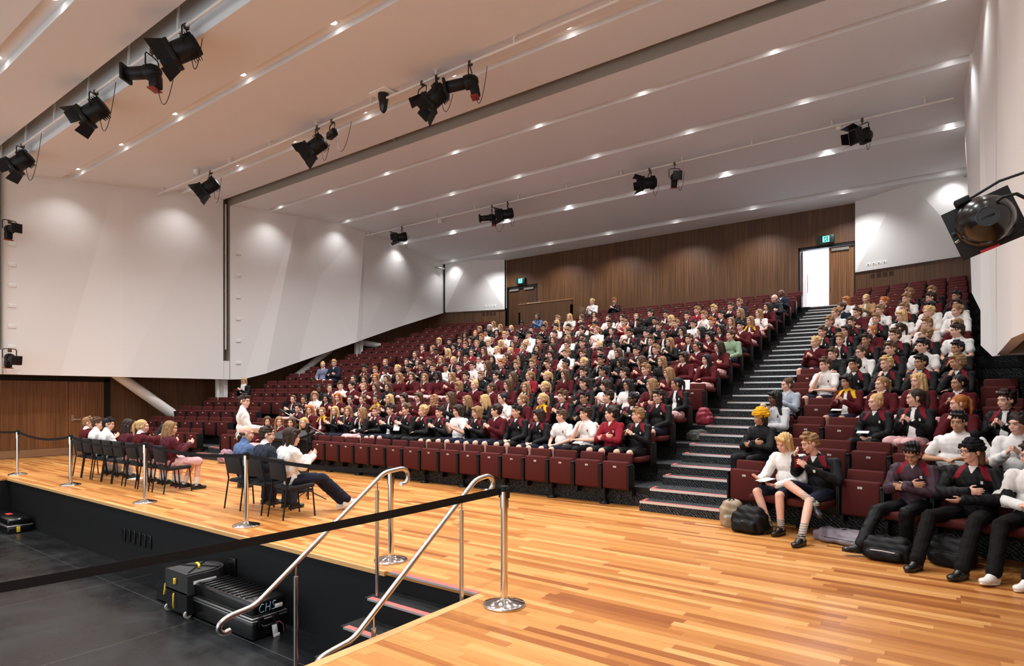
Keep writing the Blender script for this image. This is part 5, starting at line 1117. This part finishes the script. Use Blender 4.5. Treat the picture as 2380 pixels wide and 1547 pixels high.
# ------------------------------------------------------------------ instrument cases in the pit
ZP = -.92
e = empty('instrument_case', (-6.8, 3.88, ZP)); tag(e, 'long black ribbed instrument case lettered CHS on the pit floor', 'case')
G().rbox(-.64, .64, -.21, .21, .0, .21, .04, seg=3).obj('lower_shell', M_BLKG, e)
g = G(); g.rbox(-.64, .64, -.21, .21, .245, .43, .05, seg=3)
for i in range(11): g.rbox(-.52+.095*i, -.485+.095*i, -.18, .18, .42, .444, .008)
g.obj('lid', M_BLKG, e)
g = G(); g.rbox(-.648, .648, -.218, .218, .20, .222, .008); g.rbox(-.648, .648, -.218, .218, .232, .252, .008); g.obj('metal_trim', mat('dull_aluminium', (.35, .35, .34), .35, .9), e)
g = G(); g.tube([(.65, -.11, .165), (.70, -.11, .155), (.70, .05, .155), (.65, .05, .165)], .011, 8); g.rbox(.64, .665, -.15, -.08, .15, .25, .006); g.rbox(.64, .665, .03, .10, .15, .25, .006); g.obj('handle', M_BLKM, e)
G().rbox(.648, .652, .06, .15, .30, .345, .001).obj('label', M_WHT, e)
LT = [[(.055, .085), (.035, .095), (.012, .075), (.0, .045), (.008, .012), (.03, .0), (.055, .01)], [(.085, .095), (.075, .0)], [(.135, .098), (.125, .0)], [(.08, .045), (.13, .05)], [(.20, .092), (.18, .098), (.162, .08), (.172, .055), (.190, .04), (.188, .012), (.170, .0), (.150, .01)]]
g = G()
for L_ in LT: g.tube([(.645, -.13+a_, .295+b_*.95) for a_, b_ in L_], .0042, 6)
g.obj('lettering', mat('pale_blue_paint', (.25, .42, .50), .6), e)
e2 = empty('name_tag', (-6.10, 3.90, ZP+.12)); tag(e2, 'crumpled white paper tag hanging from the ribbed case handle', 'tag')
g = G(); g.rbox(-.006, .006, -.03, .03, -.11, .03, .004, 0, Matrix.Rotation(R(8), 4, 'X')); g.rbox(-.008, .008, -.01, .06, -.12, -.085, .003); g.obj('paper', M_PAPER, e2); G().tube([(0, 0, .03), (.02, .05, .05), (.03, .09, -.0), (.02, .1, -.08)], .003, 6).obj('string', mat('pink_string', (.5, .08, .25), .7), e2)
e = empty('drum_case', (-7.70, 3.86, ZP)); tag(e, 'tall black drum case with yellow straps beside the ribbed case', 'case')
def dshape(w_, r_): return [(-w_, -.27), (w_, -.27)]+[(w_*math.cos(t*math.pi/12)*1.0, -.02+r_*math.sin(t*math.pi/12)) for t in range(13)]
g = G(); g.prism(dshape(.265, .30), .04, .30); g.obj('lower_shell', M_BLK, e)
cs = mat('worn_black_plastic', (.022, .022, .022), .5, noise=.5, nscale=14)
g = G(); g.prism(dshape(.28, .315), .28, .515); g.prism(dshape(.25, .285), .515, .53); g.obj('lid', cs, e)
for s in (-1, 1): G().lathe([(.045, -.015), (.045, .015)], c=(s*.24, -.25, .045), M=Matrix.Rotation(R(90), 3, 'Y'), n=18).obj('wheel', mat('pale_wheel', (.4, .38, .34), .5), e)
g = G(); g.tube([(-.24, -.1, .535), (0, .0, .545), (.24, .16, .535)], .008, 6); g.tube([(-.2, .2, .535), (0, .0, .548), (.2, -.22, .535)], .008, 6); g.obj('webbing', M_TAPE, e)
g = G(); g.tube([(-.09, .02, .555), (-.03, .0, .57), (.06, -.02, .565), (.11, -.05, .555)], .014, 8); g.rbox(-.02, .02, -.30, -.275, .38, .45, .006); g.box(.272, .286, .0, .03, .33, .37); g.tube([(-.03, -.285, .26), (-.01, -.30, .24), (-.01, -.30, .12), (-.03, -.285, .08)], .009, 6); g.obj('strap', M_YEL, e)
G().box(.281, .284, -.20, .08, .40, .44).obj('label', M_PAPER, e)
e = empty('hat_case', (-8.38, 3.93, ZP)); tag(e, 'low black faceted case with broad rim half hidden behind the drum case', 'case')
g = G(); g.prism([(.34*math.cos(t*math.pi/5), .34*math.sin(t*math.pi/5)*.7) for t in range(10)], .02, .10); g.obj('rim', M_BLKG, e)
g = G(); g.prism([(.24*math.cos(t*math.pi/5), .24*math.sin(t*math.pi/5)*.7) for t in range(10)], .10, .42); g.obj('crown', M_BLKG, e); G().tube([(.1, -.2, .25), (.12, -.22, .18), (.08, -.21, .1)], .012, 6).obj('strap', M_YEL, e)
e = empty('instrument_case', (-15.55, 3.95, ZP)); tag(e, 'flat black instrument case with red sticker at the far end of the pit', 'case')
G().rbox(-.75, .75, -.2, .2, 0, .13, .03).obj('lower_shell', M_BLKG, e); G().rbox(-.75, .75, -.2, .2, .15, .29, .04).obj('lid', M_BLKG, e); G().rbox(-.756, .756, -.206, .206, .125, .155, .008).obj('metal_trim', MATS['dull_aluminium'], e)
G().box(-.05, .16, -.05, .05, .288, .292).obj('sticker', mat('red_sticker', (.6, .04, .04), .5), e); G().rbox(.752, .762, -.06, .0, .02, .13, .004).obj('tag', M_YEL, e)

# ------------------------------------------------------------------ bags on the floor
def bag(x, y, z, rz, lab, col, sx=.24, sy=.14, h=.40, tilt=0, extra=None, name='backpack'):
    e = empty(name, (x, y, z), R(rz)); tag(e, lab, 'bag'); M = Matrix.Rotation(R(tilt), 4, 'X')
    b = B(); b.g.rbox(-sx, sx, -sy*.8, sy, 0, h*.78, min(sy, h*.4)*.45, 0, M, 3); b.g.rbox(-sx*.86, sx*.86, -sy*.6, sy*.9, h*.3, h, min(sy, h*.4)*.6, 0, M, 3); b.g.rbox(-sx*.75, sx*.75, -sy*1.25, 0, h*.05, h*.5, .04, 0, M, 3)
    ph = x*7; mz = 0; me = b.fuse('body', .010, 5, None, lambda co: .006*np.sin(co[:, 0]*17+co[:, 2]*13+ph)+.0035*np.sin(co[:, 2]*52+co[:, 0]*37+co[:, 1]*30+ph)); part('body', me, (col,), e)
    g = G(); 
    for s in (-1, 1): g.tube([M@V3(s*sx*.4, sy*.5, h*.85), M@V3(s*sx*.5, sy*1.25, h*.6), M@V3(s*sx*.55, sy*1.2, h*.3), M@V3(s*sx*.5, sy*.7, h*.1)], .013, 6)
    g.tube([M@V3(-.04, 0, h*.98), M@V3(0, 0, h*1.08), M@V3(.04, 0, h*.98)], .009, 6); g.obj('strap', M_TAPE, e, Matrix.Translation((0, 0, -mz)))
    g = G(); g.tube([M@V3(-sx*.5, -sy*1.2, h*.48-mz), M@V3(0, -sy*1.35, h*.52-mz), M@V3(sx*.5, -sy*1.2, h*.48-mz)], .004, 5); g.obj('zip', extra or M_BLKG, e)
    return e
bgm = mat('black_nylon', (.0035, .0035, .004), .6, spec=.25, bump=.1, bscale=160)
bag(-2.14, 8.16, 0, -14, 'bulky black backpack beside the bare legs of the blond student', bgm, .21, .15, .33)
bag(-2.44, 8.42, 0, 20, 'blue and sand coloured bag leaning at the foot of the stairs', mat('sand_and_blue_shell', (.33, .26, .17), .5, noise=.3), .15, .13, .36, 10, mat('blue_trim', (.10, .16, .45), .5))
bag(-1.05, 8.22, 0, -14, 'flat black bag with lilac grey panel under the front seats', mat('lilac_grey_nylon', (.20, .17, .20), .6, noise=.5, nscale=6), .33, .16, .15)
bag(-.58, 7.66, 0, -10, 'black backpack lying between the feet of the student in plum jacket', bgm, .23, .15, .24, 0, M_WHT)
bag(-.02, 7.78, 0, -20, 'black backpack between the shoes of the student in black beanie', bgm, .20, .15, .30)
bag(-15.5, 8.50, 0, 10, 'floral patterned bag on the stage at the far aisle', mat('floral_print', (.35, .20, .25), .8, noise=.95, nscale=22), .20, .14, .36)
p_, _ = seatpos('M', 4, 0); bag(-4.02, 12.05, RISE*4, 80, 'crimson and black backpack hanging by the stairs beside the student reading', mat('crimson_nylon', (.24, .015, .03), .6), .16, .12, .34)
bag(-3.98, 11.55, RISE*3, 60, 'grey black bag on the stairs behind the reading student', mat('dark_grey_nylon', (.05, .05, .045), .8, noise=.6, nscale=20), .19, .13, .22)
bag(-1.98, 12.05, RISE*3+.42, -14, 'dark green backpack standing on a seat beside the student in white polo', mat('bottle_green_nylon', (.015, .035, .028), .7), .17, .12, .36)
bag(.78, 11.9, RISE*4, -14, 'black bag heaped on the dark steps by the near wall', bgm, .28, .18, .26)
bag(.72, 14.4, RISE*6, -14, 'black bag upper of two on the dark steps by the near wall', bgm, .25, .17, .30)
g = G(); g.box(-.35, .35, -.012, .012, 0, .002); o = g.obj('ribbon', mat('pink_ribbon', (.80, .12, .25), .6)); o.location = (-12.05, 5.65, 0.001); tag(o, 'thin pink ribbon lying on the boards under the student row', 'ribbon')
sheet('paper_sheet', (-14.1, 5.75, .002), (0, 0, 30), .21, .30, 'white sheet dropped under the empty chair on stage', 'paper')
SH = [((1632, 0), 'M', 4, 0), ]
for (b, k, n, dx, dy, lab) in (('M', 4, 0, -.02, -.30, 'white programme held by the long-haired student at the end of the fifth row'), ('M', 1, 2, .03, -.33, 'white programme on the lap of the second student in white polo'),
                          ('M', 1, 11, .0, -.30, 'white programme raised by a curly-haired student in the second row'), ('R', 2, 3, -.05, -.33, 'white sheet on the lap of the bun-haired student, near block'), ('R', 3, 2, -.04, -.33, 'white sheet on the lap of the student in gold scarf'), ('M', 2, 17, 0, -.3, 'white sheet held in the third row near the far aisle')):
    p, rz = seatpos(b, k, n); c, s = math.cos(rz), math.sin(rz)
    sheet('programme', (p[0]+c*dx-s*dy, p[1]+s*dx+c*dy, p[2]+(.80 if n in (0, 11) and b == 'M' else .645)), ((70 if n in (0, 11) and b == 'M' else 6), 0, math.degrees(rz)+15), .15, .21, lab, 'programme')
